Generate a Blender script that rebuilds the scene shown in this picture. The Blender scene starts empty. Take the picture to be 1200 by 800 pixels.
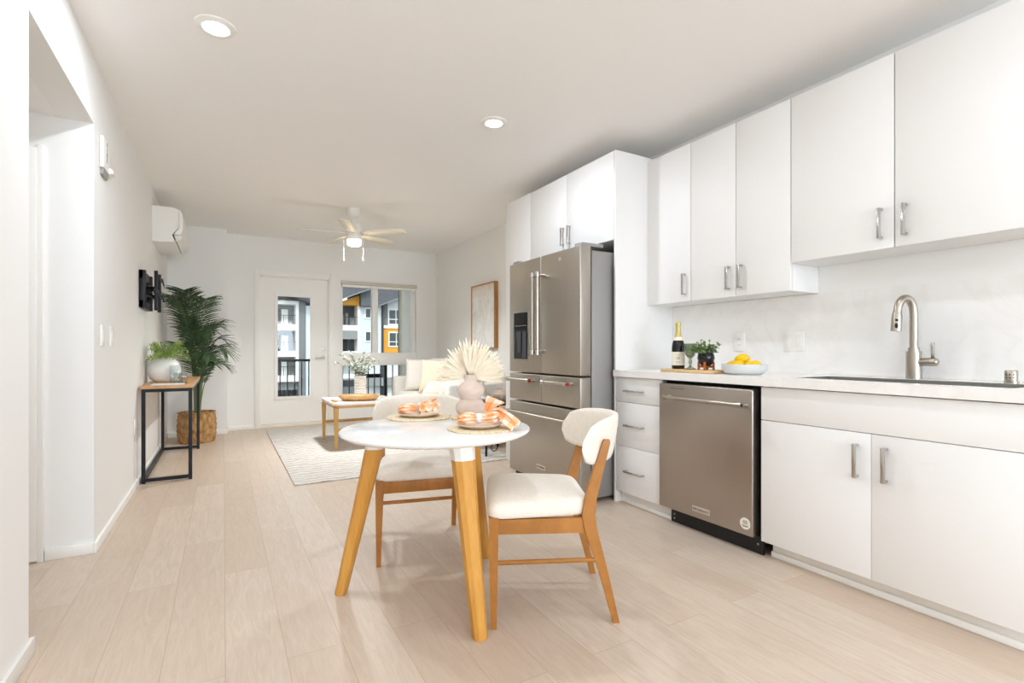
import bpy, bmesh, math, random
from mathutils import Vector, Matrix
random.seed(7)
SC = bpy.context.scene
COL = SC.collection
R = math.radians
PI = math.pi

# ------------------------------------------------------------------ camera, sky, sun, exposure
cam_data = bpy.data.cameras.new('camera'); cam = bpy.data.objects.new('camera', cam_data); COL.objects.link(cam)
cam.location = (0, 0, 1.05); cam.rotation_euler = (PI / 2, 0, -0.52013)
cam_data.sensor_width = 36; cam_data.lens = 590.7 / 1200 * 36; cam_data.shift_y = 10.1 / 1200
cam_data.clip_start = 0.05; cam_data.clip_end = 500
SC.camera = cam
SC.view_settings.view_transform = 'Standard'; SC.view_settings.look = 'None'
SC.view_settings.exposure = 1.0; SC.view_settings.gamma = 1.0; SC.view_settings.use_curve_mapping = False
SC.cycles.max_bounces = 12; SC.cycles.diffuse_bounces = 8; SC.cycles.glossy_bounces = 5
SC.cycles.transmission_bounces = 8; SC.cycles.transparent_max_bounces = 16
SC.cycles.sample_clamp_indirect = 6; SC.cycles.caustics_reflective = False; SC.cycles.caustics_refractive = False
SC.cycles.use_denoising = True

SKY_STRENGTH = 0.20
SUN_STRENGTH = 1.0
LAMP_W = 6.3
FAN_W = 16.0
LAMP_COLOR = (.98, 1.07, 1.19)
world = bpy.data.worlds.new('world'); SC.world = world; world.use_nodes = True
wn = world.node_tree
sky = wn.nodes.new('ShaderNodeTexSky'); sky.sky_type = 'NISHITA'; sky.sun_disc = False
sky.sun_elevation = R(48); sky.sun_rotation = R(200); sky.air_density = 1.0; sky.dust_density = 0.6
hs = wn.nodes.new('ShaderNodeHueSaturation'); hs.inputs['Saturation'].default_value = .35
wn.links.new(sky.outputs[0], hs.inputs['Color']); wn.links.new(hs.outputs[0], wn.nodes['Background'].inputs[0]); wn.nodes['Background'].inputs[1].default_value = SKY_STRENGTH
sl = bpy.data.lights.new('sun', 'SUN'); sl.energy = SUN_STRENGTH; sl.angle = R(0.6); sl.color = (1, 0.95, 0.88)
so = bpy.data.objects.new('sun', sl); COL.objects.link(so)
so.rotation_euler = (R(46), 0, R(-20)); so.location = (0, -20, 30)
# added fill light at an invented window behind the camera, tilted towards the ceiling
dl = bpy.data.lights.new('added_fill_light', 'AREA'); dl.shape = 'RECTANGLE'; dl.size = 2.5; dl.size_y = 1.45; dl.energy = 76; dl.color = (.88, 1.05, 1.27)
do = bpy.data.objects.new('added_fill_light', dl); COL.objects.link(do); do.location = (1.0, -5.06, 1.5); do.rotation_euler = (R(90 + 32), 0, 0)

# ------------------------------------------------------------------ materials
def lin(c):
    if isinstance(c, str):
        c = [int(c[i:i + 2], 16) / 255 for i in (0, 2, 4)]
    return tuple((x / 12.92 if x <= .04045 else ((x + .055) / 1.055) ** 2.4) for x in c)

def mat(name, col, rough=.5, metal=0, spec=.5, emit=None, trans=0, ior=1.45, coat=0, sheen=0):
    m = bpy.data.materials.new(name); m.use_nodes = True
    b = m.node_tree.nodes['Principled BSDF']
    b.inputs['Base Color'].default_value = (*lin(col), 1); b.inputs['Roughness'].default_value = rough
    b.inputs['Metallic'].default_value = metal; b.inputs['Specular IOR Level'].default_value = spec
    b.inputs['Transmission Weight'].default_value = trans; b.inputs['IOR'].default_value = ior
    b.inputs['Coat Weight'].default_value = coat; b.inputs['Sheen Weight'].default_value = sheen
    if emit:
        b.inputs['Emission Color'].default_value = (*lin(col), 1); b.inputs['Emission Strength'].default_value = emit
    return m

def N(m, t, **kw):
    n = m.node_tree.nodes.new(t)
    for k, v in kw.items():
        if k in n.inputs.keys() if hasattr(n.inputs, 'keys') else False:
            n.inputs[k].default_value = v
        else:
            setattr(n, k, v)
    return n
def L(m, a, b): m.node_tree.links.new(a, b)
def bsdf(m): return m.node_tree.nodes['Principled BSDF']
def ramp(m, fac, stops):
    r = m.node_tree.nodes.new('ShaderNodeValToRGB')
    while len(r.color_ramp.elements) < len(stops): r.color_ramp.elements.new(.5)
    for e, (p, c) in zip(r.color_ramp.elements, stops):
        e.position = p; e.color = (*lin(c), 1)
    L(m, fac, r.inputs[0]); return r.outputs[0]
def coords(m, scale=(1, 1, 1), rot=(0, 0, 0), loc=(0, 0, 0), kind='Object'):
    tc = m.node_tree.nodes.new('ShaderNodeTexCoord'); mp = m.node_tree.nodes.new('ShaderNodeMapping')
    mp.inputs['Scale'].default_value = scale; mp.inputs['Rotation'].default_value = rot; mp.inputs['Location'].default_value = loc
    L(m, tc.outputs[kind], mp.inputs[0]); return mp.outputs[0]
def bump(m, h, strength=.2, dist=.01):
    b = m.node_tree.nodes.new('ShaderNodeBump'); b.inputs['Strength'].default_value = strength; b.inputs['Distance'].default_value = dist
    L(m, h, b.inputs['Height']); L(m, b.outputs[0], bsdf(m).inputs['Normal'])
def noise(m, vec, scale=5, detail=4, rough=.55, dist=0):
    n = m.node_tree.nodes.new('ShaderNodeTexNoise'); n.inputs['Scale'].default_value = scale; n.inputs['Detail'].default_value = detail
    n.inputs['Roughness'].default_value = rough; n.inputs['Distortion'].default_value = dist
    L(m, vec, n.inputs['Vector']); return n.outputs['Fac']
def mixc(m, fac, a, b, mode='MIX'):
    x = m.node_tree.nodes.new('ShaderNodeMix'); x.data_type = 'RGBA'; x.blend_type = mode
    for s, v in ((0, fac), (6, a), (7, b)):
        if hasattr(v, 'links') or hasattr(v, 'is_linked'): L(m, v, x.inputs[s])
        elif s == 0: x.inputs[0].default_value = v
        else: x.inputs[s].default_value = (*lin(v), 1)
    return x.outputs[2]

def noisy(name, c1, c2, scale=8, rough=.6, bumps=0, stretch=(1, 1, 1), detail=5, **kw):
    m = mat(name, c1, rough, **kw)
    f = noise(m, coords(m, stretch), scale, detail)
    L(m, ramp(m, f, ((.3, c1), (.7, c2))), bsdf(m).inputs['Base Color'])
    if bumps: bump(m, f, bumps, .004)
    return m

def plaster(name, c):
    m = mat(name, c, .75, spec=.25)
    bump(m, noise(m, coords(m), 140, 3), .05, .003)
    return m
M = {}
M['wall'] = plaster('wall_paint', 'EFEEEB')
M['ceil'] = plaster('ceiling_paint', 'F4F2EF')
M['trim'] = mat('white_trim', 'F1EFEA', .4)
M['white'] = mat('white_plastic', 'F0EEE9', .35)
M['cab'] = mat('white_laminate', 'EDECEA', .42, spec=.35)
M['cab_in'] = mat('cabinet_carcass', 'EDE7DC', .45)
M['black'] = mat('black_metal', '16161A', .45, metal=.3)
M['blackpl'] = mat('black_plastic', '141415', .4)
M['gap'] = mat('dark_gap', '0C0B0A', .7)
M['grey'] = mat('grey_plastic', '9A9894', .5)
M['paddle'] = mat('charcoal_plastic', '45474D', .35)
M['nickel'] = mat('brushed_nickel', 'B5ADA1', .28, metal=1)
M['chrome'] = mat('satin_chrome', 'C9C7C3', .2, metal=1)
M['badge'] = mat('badge_plate', 'D8D3CA', .3, metal=.7)
M['ink'] = mat('dark_lettering', '4A4743', .6)
M['red'] = mat('red_enamel', 'A8222B', .3)
M['sink'] = mat('sink_steel', 'B5B3AE', .35, metal=1)
M['fabric'] = noisy('cream_upholstery', 'EDE6DA', 'E4DCCF', 60, .9, .12, sheen=.2)
M['sofa'] = noisy('pale_sofa_fabric', 'ECE8E1', 'E3DED6', 40, .92, .12, sheen=.2)
M['pillow'] = noisy('cream_pillow', 'EADFCB', 'E0D3BD', 50, .95, .2, sheen=.2)
M['pillow_w'] = noisy('white_pillow', 'F1EDE6', 'E8E2D8', 50, .95, .2, sheen=.2)
M['tabletop'] = mat('white_lacquer', 'F4F3F1', .12, spec=.55)
M['ceramic'] = noisy('blush_ceramic', 'DCC9BC', 'D2BDAF', 30, .75, .05)
M['white_cer'] = mat('white_ceramic', 'EFEDE9', .4)
M['ribbed'] = mat('ribbed_white_ceramic', 'F0ECE5', .55)
M['bowl'] = mat('grey_ceramic', 'D3D4D3', .45)
M['blackpot'] = mat('black_glazed_pot', '1A1A1D', .25)
M['plate'] = noisy('beige_stoneware', 'E6D3BC', 'DBC5AB', 25, .45)
M['lemon'] = noisy('lemon_peel', 'F4CE12', 'EBBB08', 90, .4, .15)
M['dryleaf'] = noisy('dried_palm', 'F3EAD8', 'E8DABD', 14, .85)
M['soil'] = mat('dark_soil', '3A2E26', .95)
M['bottleg'] = mat('dark_bottle_glass', '11150F', .1, spec=.6)
M['foil'] = mat('gold_foil', 'CBBB77', .35, metal=.55)
M['label'] = mat('cream_label', 'EDE7D8', .6)
M['blind'] = mat('beige_blind', 'CFC7B8', .6)
M['canvas'] = mat('canvas', 'ECEAE5', .85)
M['lit'] = mat('lit_diffuser', 'FFF7EA', .5, emit=9.0)
M['fanlit'] = mat('lit_fan_glass', 'FFEFD2', .5, emit=5.0)
M['blade'] = mat('cream_fan_blade', 'EDE5D3', .5)
M['paper'] = noisy('pale_blue_paper', 'DCE8EC', 'F0F2EF', 9, .5)

def wood(name, c1, c2, scale=6, stretch=(1, 1, 12), rough=.45, axis_scale=None):
    m = mat(name, c1, rough)
    v = coords(m, stretch)
    f = noise(m, v, scale, 6, .6, .6)
    f2 = noise(m, v, scale * 5, 3, .6, .2)
    mm = m.node_tree.nodes.new('ShaderNodeMath'); mm.operation = 'MULTIPLY_ADD'; L(m, f2, mm.inputs[0]); mm.inputs[1].default_value = .35; L(m, f, mm.inputs[2])
    L(m, ramp(m, mm.outputs[0], ((.45, c1), (.85, c2))), bsdf(m).inputs['Base Color'])
    return m
M['oak'] = wood('golden_oak', 'D9A24E', 'C98D3B', 14, (1, 1, .12))
M['walnut'] = wood('honey_brown_wood', 'B57A3E', '9C6330', 16, (1, 1, .15))
M['chairwood'] = wood('warm_chair_wood', 'B97D39', '9C6528', 16, (.3, 1, .2))
M['consoletop'] = wood('console_oak', 'D0A678', 'BE9163', 14, (1, .12, 1))
M['coffeewood'] = wood('light_oak', 'D8AE6E', 'C69A58', 14, (1, .3, .2))
M['board'] = wood('cutting_board_wood', 'E6C491', 'D6AE76', 14, (1, .12, 1))
M['traywood'] = wood('tray_wood', 'C79E69', 'AE834F', 20, (1, .3, 1))
M['potwood'] = wood('pot_stand_wood', 'B5682B', '9C5520', 20, (.3, 1, 1))
M['darkwood'] = wood('dark_table_wood', '6B4A37', '553828', 20, (1, .3, 1))
M['framewood'] = wood('picture_frame_wood', 'B88552', 'A4703F', 20, (1, 1, .12))

# floor: light oak planks running down the room
m = M['floor'] = mat('plank_floor', 'DCC4A6', .38, spec=.4)
v = coords(m, rot=(0, 0, PI / 2), loc=(0, 0.492, 0))
bk = m.node_tree.nodes.new('ShaderNodeTexBrick')
L(m, v, bk.inputs['Vector'])
bk.offset = .37; bk.offset_frequency = 2; bk.inputs['Scale'].default_value = 1
bk.inputs['Brick Width'].default_value = 1.35; bk.inputs['Row Height'].default_value = .183
bk.inputs['Mortar Size'].default_value = .0012; bk.inputs['Mortar Smooth'].default_value = .3; bk.inputs['Bias'].default_value = 0
bk.inputs['Color1'].default_value = (*lin('D6C6B6'), 1); bk.inputs['Color2'].default_value = (*lin('CBB8A5'), 1)
bk.inputs['Mortar'].default_value = (*lin('B29C85'), 1)
def plank_shift(vec):
    a = m.node_tree.nodes.new('ShaderNodeVectorMath'); a.operation = 'MULTIPLY_ADD'
    L(m, bk.outputs['Color'], a.inputs[0]); a.inputs[1].default_value = (90, 70, 40); L(m, vec, a.inputs[2]); return a.outputs[0]
g1 = noise(m, plank_shift(coords(m, (8, .8, 1))), 4.2, 9, .72, 1.8)
g2 = noise(m, plank_shift(coords(m, (34, 1.3, 1))), 6, 4, .6, .4)
c1 = mixc(m, ramp(m, g1, ((.40, 'FFFFFF'), (.62, '000000'))), 'BBA389', bk.outputs['Color'])
x = mixc(m, .42, bk.outputs['Color'], c1)
x2 = mixc(m, ramp(m, g2, ((.38, '484848'), (.66, '000000'))), x, 'E2D6C8')
L(m, x2, bsdf(m).inputs['Base Color'])
bump(m, bk.outputs['Fac'], -.25, .002)

# stainless steel: faint vertical streaks
def steel(name, c, rough, stretch):
    m = mat(name, c, rough, metal=1)
    f = noise(m, coords(m, stretch), 40, 3)
    rr = m.node_tree.nodes.new('ShaderNodeMapRange'); rr.inputs['To Min'].default_value = rough - .05; rr.inputs['To Max'].default_value = rough + .07
    L(m, f, rr.inputs[0]); L(m, rr.outputs[0], bsdf(m).inputs['Roughness'])
    return m
M['steel'] = steel('stainless_steel', 'B7B0A6', .38, (1, 1, .03))
M['steel_dw'] = steel('warm_stainless_steel', 'B6ADA4', .33, (1, 1, .03))
M['steel_side'] = mat('grey_fridge_side', '9E9C99', .45, metal=.55)

# quartz countertop
m = M['quartz'] = mat('white_quartz', 'F3F1EE', .2, spec=.5)
f = noise(m, coords(m), 2.2, 6, .6, 1.5)
L(m, ramp(m, f, ((.44, 'F3F1EE'), (.5, 'EFEDE9'), (.56, 'F3F1EE'))), bsdf(m).inputs['Base Color'])

# rug: pale with wavy ridges across its width
m = M['rug'] = mat('woven_rug', 'D8D2CA', .95, spec=.1)
wv = m.node_tree.nodes.new('ShaderNodeTexWave'); wv.bands_direction = 'Y'
wv.inputs['Scale'].default_value = 4.5; wv.inputs['Distortion'].default_value = 6; wv.inputs['Detail'].default_value = 3; wv.inputs['Detail Scale'].default_value = 1.6
L(m, coords(m), wv.inputs['Vector'])
f = noise(m, coords(m, (1, 2.2, 1)), 2.2, 4)
cc = ramp(m, wv.outputs['Fac'], ((.0, 'B9B0A6'), (.35, 'CDC6BE'), (.8, 'DEDAD4')))
L(m, mixc(m, ramp(m, f, ((.4, '000000'), (.7, '777777'))), cc, 'D9D7D6'), bsdf(m).inputs['Base Color'])
bump(m, wv.outputs['Fac'], .5, .012)

# woven mats and baskets
def woven(name, c1, c2, c3, scale):
    m = mat(name, c1, .9, spec=.2)
    w1 = m.node_tree.nodes.new('ShaderNodeTexVoronoi'); w1.inputs['Scale'].default_value = scale
    L(m, coords(m, (1, 1, .45)), w1.inputs['Vector'])
    f = noise(m, coords(m), scale * .7, 3)
    a = ramp(m, w1.outputs['Distance'], ((.1, c1), (.55, c2), (.85, c3)))
    L(m, mixc(m, .35, a, ramp(m, f, ((.35, c2), (.65, c1)))), bsdf(m).inputs['Base Color'])
    bump(m, w1.outputs['Distance'], -.5, .006)
    return m
M['basket'] = woven('water_hyacinth', 'CDA676', 'AA8252', '664828', 30)
M['matweave'] = woven('straw_weave', 'ECDFC6', 'DCCBA9', 'B7A27C', 110)
M['traywoven'] = woven('rattan', 'D6AC72', 'B88A50', '7D5A30', 90)

# gingham napkin cloth
m = M['napkin'] = mat('peach_gingham', 'F3B27E', .85, spec=.15)
uvn = m.node_tree.nodes.new('ShaderNodeUVMap'); sep = m.node_tree.nodes.new('ShaderNodeSeparateXYZ'); L(m, uvn.outputs[0], sep.inputs[0])
def band(sock):
    a = m.node_tree.nodes.new('ShaderNodeMath'); a.operation = 'FRACT'
    k = m.node_tree.nodes.new('ShaderNodeMath'); k.operation = 'MULTIPLY'; k.inputs[1].default_value = 17
    L(m, sock, k.inputs[0]); L(m, k.outputs[0], a.inputs[0])
    g = m.node_tree.nodes.new('ShaderNodeMath'); g.operation = 'GREATER_THAN'; g.inputs[1].default_value = .5; L(m, a.outputs[0], g.inputs[0]); return g.outputs[0]
ad = m.node_tree.nodes.new('ShaderNodeMath'); ad.operation = 'ADD'; L(m, band(sep.outputs[0]), ad.inputs[0]); L(m, band(sep.outputs[1]), ad.inputs[1])
hf = m.node_tree.nodes.new('ShaderNodeMath'); hf.operation = 'MULTIPLY'; hf.inputs[1].default_value = .5; L(m, ad.outputs[0], hf.inputs[0])
L(m, ramp(m, hf.outputs[0], ((0, 'FAE0CB'), (.5, 'F6C29A'), (1, 'F0A066'))), bsdf(m).inputs['Base Color'])

def leafmat(name, c1, c2, rough=.5):
    m = noisy(name, c1, c2, 12, rough, spec=.3)
    return m
M['palm'] = leafmat('palm_green', '33492E', '5B744E')
M['palmstem'] = mat('palm_stem', '6E7C4E', .6)
M['fern'] = leafmat('light_green_leaf', 'A6BE66', '86A452')
M['euca'] = leafmat('sage_leaf', '9AA48E', 'BFC5B4', .7)
M['smallplant'] = leafmat('bright_leaf', '4F7038', '83985A')
M['succ'] = leafmat('grey_green_leaf', '6F8468', '8FA086')

def glass_pane(name, tint='F4F8F7', k=.9):
    m = bpy.data.materials.new(name); m.use_nodes = True; nt = m.node_tree; nt.nodes.remove(nt.nodes['Principled BSDF'])
    tr = nt.nodes.new('ShaderNodeBsdfTransparent'); tr.inputs[0].default_value = (*lin(tint), 1)
    gl = nt.nodes.new('ShaderNodeBsdfGlossy'); gl.inputs['Roughness'].default_value = .02
    fr = nt.nodes.new('ShaderNodeFresnel'); fr.inputs[0].default_value = 1.35
    mx = nt.nodes.new('ShaderNodeMixShader'); L(m, fr.outputs[0], mx.inputs[0]); L(m, tr.outputs[0], mx.inputs[1]); L(m, gl.outputs[0], mx.inputs[2])
    L(m, mx.outputs[0], nt.nodes['Material Output'].inputs[0]); return m
M['glass'] = glass_pane('window_glass')
M['acrylic'] = glass_pane('clear_acrylic', 'EEF3F3')
M['gobletglass'] = mat('green_tinted_glass', 'B9C6AE', .05, trans=.92)

# exterior
M['x_grey'] = noisy('grey_siding', '6F7173', '7A7C7E', 2, .8)
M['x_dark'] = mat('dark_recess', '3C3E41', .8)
M['x_white'] = mat('white_exterior_trim', 'E6E6E4', .7)
M['x_blue'] = noisy('pale_blue_stucco', 'C9D0D6', 'D3D9DD', 3, .85)
M['x_cream'] = noisy('cream_stucco', 'EAE4D6', 'F0EADF', 6, .85)
M['x_orange'] = noisy('ochre_siding', 'D9972E', 'E0A13A', 3, .8)
M['x_roof'] = noisy('grey_roof', '55585D', '63666B', 5, .9)
M['x_glass'] = mat('far_window_glass', '2F3A42', .1)
M['x_garage'] = mat('dark_shopfront', '1B2129', .4)
M['x_band'] = mat('mid_grey_band', '8D8F8F', .8)
M['asphalt'] = noisy('asphalt', '6A6A6A', '7A7A78', 3, .9)
M['deck'] = noisy('balcony_concrete', 'A9A59E', 'B4B0A8', 6, .85)

# ------------------------------------------------------------------ helpers
OFF = {}
class B:
    def __init__(s): s.bm = bmesh.new(); s.uv = None
    def box(s, x0, y0, z0, x1, y1, z1, b=0, seg=2):
        x0, x1 = min(x0, x1), max(x0, x1); y0, y1 = min(y0, y1), max(y0, y1); z0, z1 = min(z0, z1), max(z0, z1)
        vs = [s.bm.verts.new(p) for p in ((x0, y0, z0), (x1, y0, z0), (x1, y1, z0), (x0, y1, z0), (x0, y0, z1), (x1, y0, z1), (x1, y1, z1), (x0, y1, z1))]
        fs = [s.bm.faces.new([vs[i] for i in f]) for f in ((3, 2, 1, 0), (4, 5, 6, 7), (0, 1, 5, 4), (1, 2, 6, 5), (2, 3, 7, 6), (3, 0, 4, 7))]
        if b:
            es = list({e for f in fs for e in f.edges})
            bmesh.ops.bevel(s.bm, geom=es, offset=b, segments=seg, profile=.5, affect='EDGES')
        return s
    def loft(s, rings, cap=True, closed=True):
        rv = [[s.bm.verts.new(p) for p in r] for r in rings]
        n = len(rings[0])
        for a, c in zip(rv, rv[1:]):
            for i in range(n if closed else n - 1):
                j = (i + 1) % n
                s.bm.faces.new((a[i], a[j], c[j], c[i]))
        if cap and closed:
            s.bm.faces.new(list(reversed(rv[0]))); s.bm.faces.new(rv[-1])
        return s
    def tube(s, pts, r, n=10, cap=True):
        pts = [Vector(p) for p in pts]; rings = []
        rs = r if isinstance(r, (list, tuple)) else [r] * len(pts)
        up = None
        for i, p in enumerate(pts):
            d = (pts[min(i + 1, len(pts) - 1)] - pts[max(i - 1, 0)]).normalized()
            if up is None:
                up = Vector((0, 0, 1)) if abs(d.z) < .9 else Vector((1, 0, 0))
            a = (up - d * up.dot(d)).normalized(); up = a; b_ = d.cross(a)
            rings.append([p + (a * math.cos(t) + b_ * math.sin(t)) * rs[i] for t in (2 * PI * k / n for k in range(n))])
        return s.loft(rings, cap)
    def cyl(s, p, q, r, r2=None, n=20): return s.tube([p, q], [r, r if r2 is None else r2], n)
    def lathe(s, prof, cx=0, cy=0, n=32, ripple=None):
        rings = []
        for r, z in prof:
            rr = max(r, .0002)
            rings.append([(cx + rr * (1 + (ripple(t, z) if ripple else 0)) * math.cos(t), cy + rr * (1 + (ripple(t, z) if ripple else 0)) * math.sin(t), z) for t in (2 * PI * k / n for k in range(n))])
        return s.loft(rings)
    def prism(s, poly, axis, a, b_):
        def P(u, v, w): return {'x': (w, u, v), 'y': (u, w, v), 'z': (u, v, w)}[axis]
        return s.loft([[P(u, v, a) for u, v in poly], [P(u, v, b_) for u, v in poly]])
    def rect_loft(s, secs):
        """secs: (center, half_x, half_y) in a horizontal plane"""
        return s.loft([[(c[0] + sx * hx, c[1] + sy * hy, c[2]) for sx, sy in ((-1, -1), (1, -1), (1, 1), (-1, 1))] for c, hx, hy in secs])
    def sheet(s, rows, uvs=None):
        rv = [[s.bm.verts.new(p) for p in r] for r in rows]
        if uvs: s.uv = s.uv or s.bm.loops.layers.uv.new('UVMap')
        for i in range(len(rv) - 1):
            for j in range(len(rv[0]) - 1):
                f = s.bm.faces.new((rv[i][j], rv[i][j + 1], rv[i + 1][j + 1], rv[i + 1][j]))
                if uvs:
                    for lp, (a, c) in zip(f.loops, ((i, j), (i, j + 1), (i + 1, j + 1), (i + 1, j))): lp[s.uv].uv = uvs[a][c]
        return s
    def ball(s, c, rx, ry, rz, u=20, w=12, rot=None):
        g = bmesh.ops.create_uvsphere(s.bm, u_segments=u, v_segments=w, radius=1)
        for v in g['verts']:
            p = Vector((v.co.x * rx, v.co.y * ry, v.co.z * rz))
            if rot: p = rot @ p
            v.co = p + Vector(c)
        return s
    def build(s, name, m, parent=None, label=None, cat=None, group=None, kind=None, ang=35, solid=0):
        bmesh.ops.recalc_face_normals(s.bm, faces=s.bm.faces)
        me = bpy.data.meshes.new(name)
        if parent is not None: off = OFF[parent.name]
        else:
            cs = [v.co for v in s.bm.verts]
            lo = [min(c[i] for c in cs) for i in range(3)]; hi = [max(c[i] for c in cs) for i in range(3)]
            off = Vector(((lo[0] + hi[0]) / 2, (lo[1] + hi[1]) / 2, lo[2]))
        bmesh.ops.translate(s.bm, verts=s.bm.verts, vec=-off)
        s.bm.to_mesh(me); s.bm.free()
        me.shade_smooth(); me.set_sharp_from_angle(angle=R(ang))
        me.materials.append(m if not isinstance(m, str) else M[m])
        o = bpy.data.objects.new(name, me); COL.objects.link(o)
        if parent is not None: o.parent = parent
        else: o.location = off
        OFF[o.name] = off
        tag(o, label, cat, group, kind)
        if solid:
            md = o.modifiers.new('solid', 'SOLIDIFY'); md.thickness = solid; md.offset = 0
        return o
def tag(o, label=None, cat=None, group=None, kind=None):
    for k, v in (('label', label), ('category', cat), ('group', group), ('kind', kind)):
        if v: o[k] = v
    return o
def root(name, loc, label=None, cat=None, group=None, kind=None, rz=None):
    o = bpy.data.objects.new(name, None); COL.objects.link(o); o.empty_display_size = .05
    o.location = loc
    OFF[o.name] = Vector(loc)
    if rz is not None:
        o.rotation_euler = (0, 0, rz); OFF[o.name] = Vector((0, 0, 0))   # parts given in local coordinates
    return tag(o, label, cat, group, kind)
def dup(r, loc, rz=None, label=None):
    c = r.copy(); COL.objects.link(c); c.location = loc
    if rz is not None: c.rotation_euler = (0, 0, rz)
    if label: c['label'] = label
    for ch in list(r.children):
        d = ch.copy(); COL.objects.link(d); d.parent = c
        for g in list(ch.children):
            e = g.copy(); COL.objects.link(e); e.parent = d
    return c
def text(name, body, size, loc, rot, m, parent, depth=.0006, align='CENTER'):
    cu = bpy.data.curves.new(name, 'FONT'); cu.body = body; cu.size = size; cu.extrude = depth; cu.align_x = align; cu.align_y = 'CENTER'
    tmp = bpy.data.objects.new('tmp', cu); COL.objects.link(tmp)
    bpy.context.view_layer.update()
    me = bpy.data.meshes.new_from_object(tmp.evaluated_get(bpy.context.evaluated_depsgraph_get()))
    bpy.data.objects.remove(tmp)
    me.transform(Matrix.Translation(Vector(loc) - OFF[parent.name]) @ rot)
    me.materials.clear(); me.materials.append(M[m])
    o = bpy.data.objects.new(name, me); COL.objects.link(o); o.parent = parent; OFF[o.name] = OFF[parent.name]
    return o
FACE_X = Matrix(((0, 0, -1, 0), (-1, 0, 0, 0), (0, 1, 0, 0), (0, 0, 0, 1)))       # lettering that faces -X, reading towards -Y
FACE_PX = Matrix(((0, 0, 1, 0), (1, 0, 0, 0), (0, 1, 0, 0), (0, 0, 0, 1)))        # lettering that faces +X, reading towards +Y
def struct(b, name, m, label, cat='wall'): return b.build(name, m, None, label, cat, None, 'structure')

# ------------------------------------------------------------------ setting
XL, XW, YB, CH = -.582, 2.93, 7.54, 2.57
Y0 = -5.0
struct(B().box(-2.4, Y0, -.12, XW + .1, YB + .2, 0), 'floor', 'floor', 'light oak plank floor running the length of the room', 'floor')
struct(B().box(-2.4, Y0, CH, XW + .2, YB + .2, CH + .2), 'ceiling', 'ceil', 'flat white painted ceiling over the kitchen and living area', 'ceiling')
w = B(); w.box(XL - .14, Y0, 0, XL, 2.335, CH); w.box(XL - .14, 2.335, 2.225, XL, 3.345, CH); w.box(XL - .14, 3.345, 0, XL, YB + .2, CH)
struct(w, 'wall_left', 'wall', 'long white left wall with an opening to a hallway')
w = B(); w.box(XL - .14, 3.345, 0, -2.3, 3.46, 2.225); w.box(-2.4, 2.1, 0, -2.3, 3.46, 2.3); w.box(-2.4, 2.2, 0, XL - .14, 2.3, 2.3)
struct(w, 'wall_hall', 'wall', 'white wall inside the hallway opening on the left')
struct(B().box(-2.4, 2.2, 2.225, XL - .14, 3.46, 2.4), 'ceiling_hall', 'ceil', 'dropped white ceiling of the hallway opening', 'ceiling')
struct(B().box(XW, Y0, 0, XW + .2, YB + .2, CH), 'wall_right', 'wall', 'white right wall behind the kitchen and sofa')
w = B(); w.box(-2.4, Y0 - .1, 0, -.3, Y0, CH); w.box(2.3, Y0 - .1, 0, XW + .2, Y0, CH); w.box(-.3, Y0 - .1, 0, 2.3, Y0, .75); w.box(-.3, Y0 - .1, 2.25, 2.3, Y0, CH)
struct(w, 'wall_near', 'wall', 'white wall behind the camera with an added window opening')
w = B(); w.box(-.3, Y0 - .05, .75, -.25, Y0, 2.25); w.box(2.25, Y0 - .05, .75, 2.3, Y0, 2.25); w.box(-.25, Y0 - .05, .75, 2.25, Y0, .8); w.box(-.25, Y0 - .05, 2.2, 2.25, Y0, 2.25); w.box(.98, Y0 - .05, .8, 1.02, Y0, 2.2)
struct(w, 'added_window', 'trim', 'added white framed window for the fill light behind the camera', 'window')  # window added as an opening for the fill light, never in view
WX0, WX1, WZ0, WZ1 = 1.475, 2.60, .30, 2.05
DX0, DX1, DZ = .43, 1.315, 2.06
w = B()
w.box(XL, YB, 0, DX0, YB + .18, CH); w.box(DX0, YB, DZ, DX1, YB + .18, CH); w.box(DX1, YB, 0, WX0, YB + .18, CH)
w.box(WX0, YB, 0, WX1, YB + .18, WZ0); w.box(WX0, YB, WZ1, WX1, YB + .18, CH); w.box(WX1, YB, 0, XW, YB + .18, CH)
struct(w, 'wall_back', 'wall', 'white end wall with the balcony door and window')
struct(B().box(XL, 7.3, 0, .04, YB, CH), 'wall_return', 'wall', 'shallow white wall projection behind the potted palm')
# baseboards
def base(b, x0, y0, x1, y1): b.box(x0, y0, .0003, x1, y1, .055, .002)
b = B(); base(b, XL + .0003, Y0, XL + .014, 2.349); base(b, XL - .15, 2.3353, XL, 2.349)
base(b, XL - .19, 3.331, XL, 3.3447); base(b, XL + .0003, 3.331, XL + .014, 7.285)
struct(b, 'baseboard_left', 'trim', 'low white baseboard along the left wall', 'baseboard')
b = B(); base(b, XL + .001, 7.286, .04, 7.2997); base(b, .0403, 7.286, .054, YB - .0145); base(b, .0403, YB - .014, DX0 - .071, YB - .0003); base(b, DX1 + .071, YB - .014, XW - .015, YB - .0003)
struct(b, 'baseboard_back', 'trim', 'low white baseboard under the end wall window', 'baseboard')
struct(B().box(XW - .014, 4.241, 0, XW - .0003, YB - .001, .055, .003), 'baseboard_right', 'trim', 'low white baseboard behind the sofa', 'baseboard')
# hallway door at the left edge
d = root('door_2', (-1.2, 3.34, 0), 'white flush door in the hallway opening', 'door', None, 'structure')
B().box(-1.66, 3.318, .01, -.80, 3.344, 2.05, .002).build('door_panel', 'trim', d)
B().box(-.80, 3.325, 0, -.775, 3.345, 2.07, .002).build('door_casing', 'trim', d)

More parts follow.
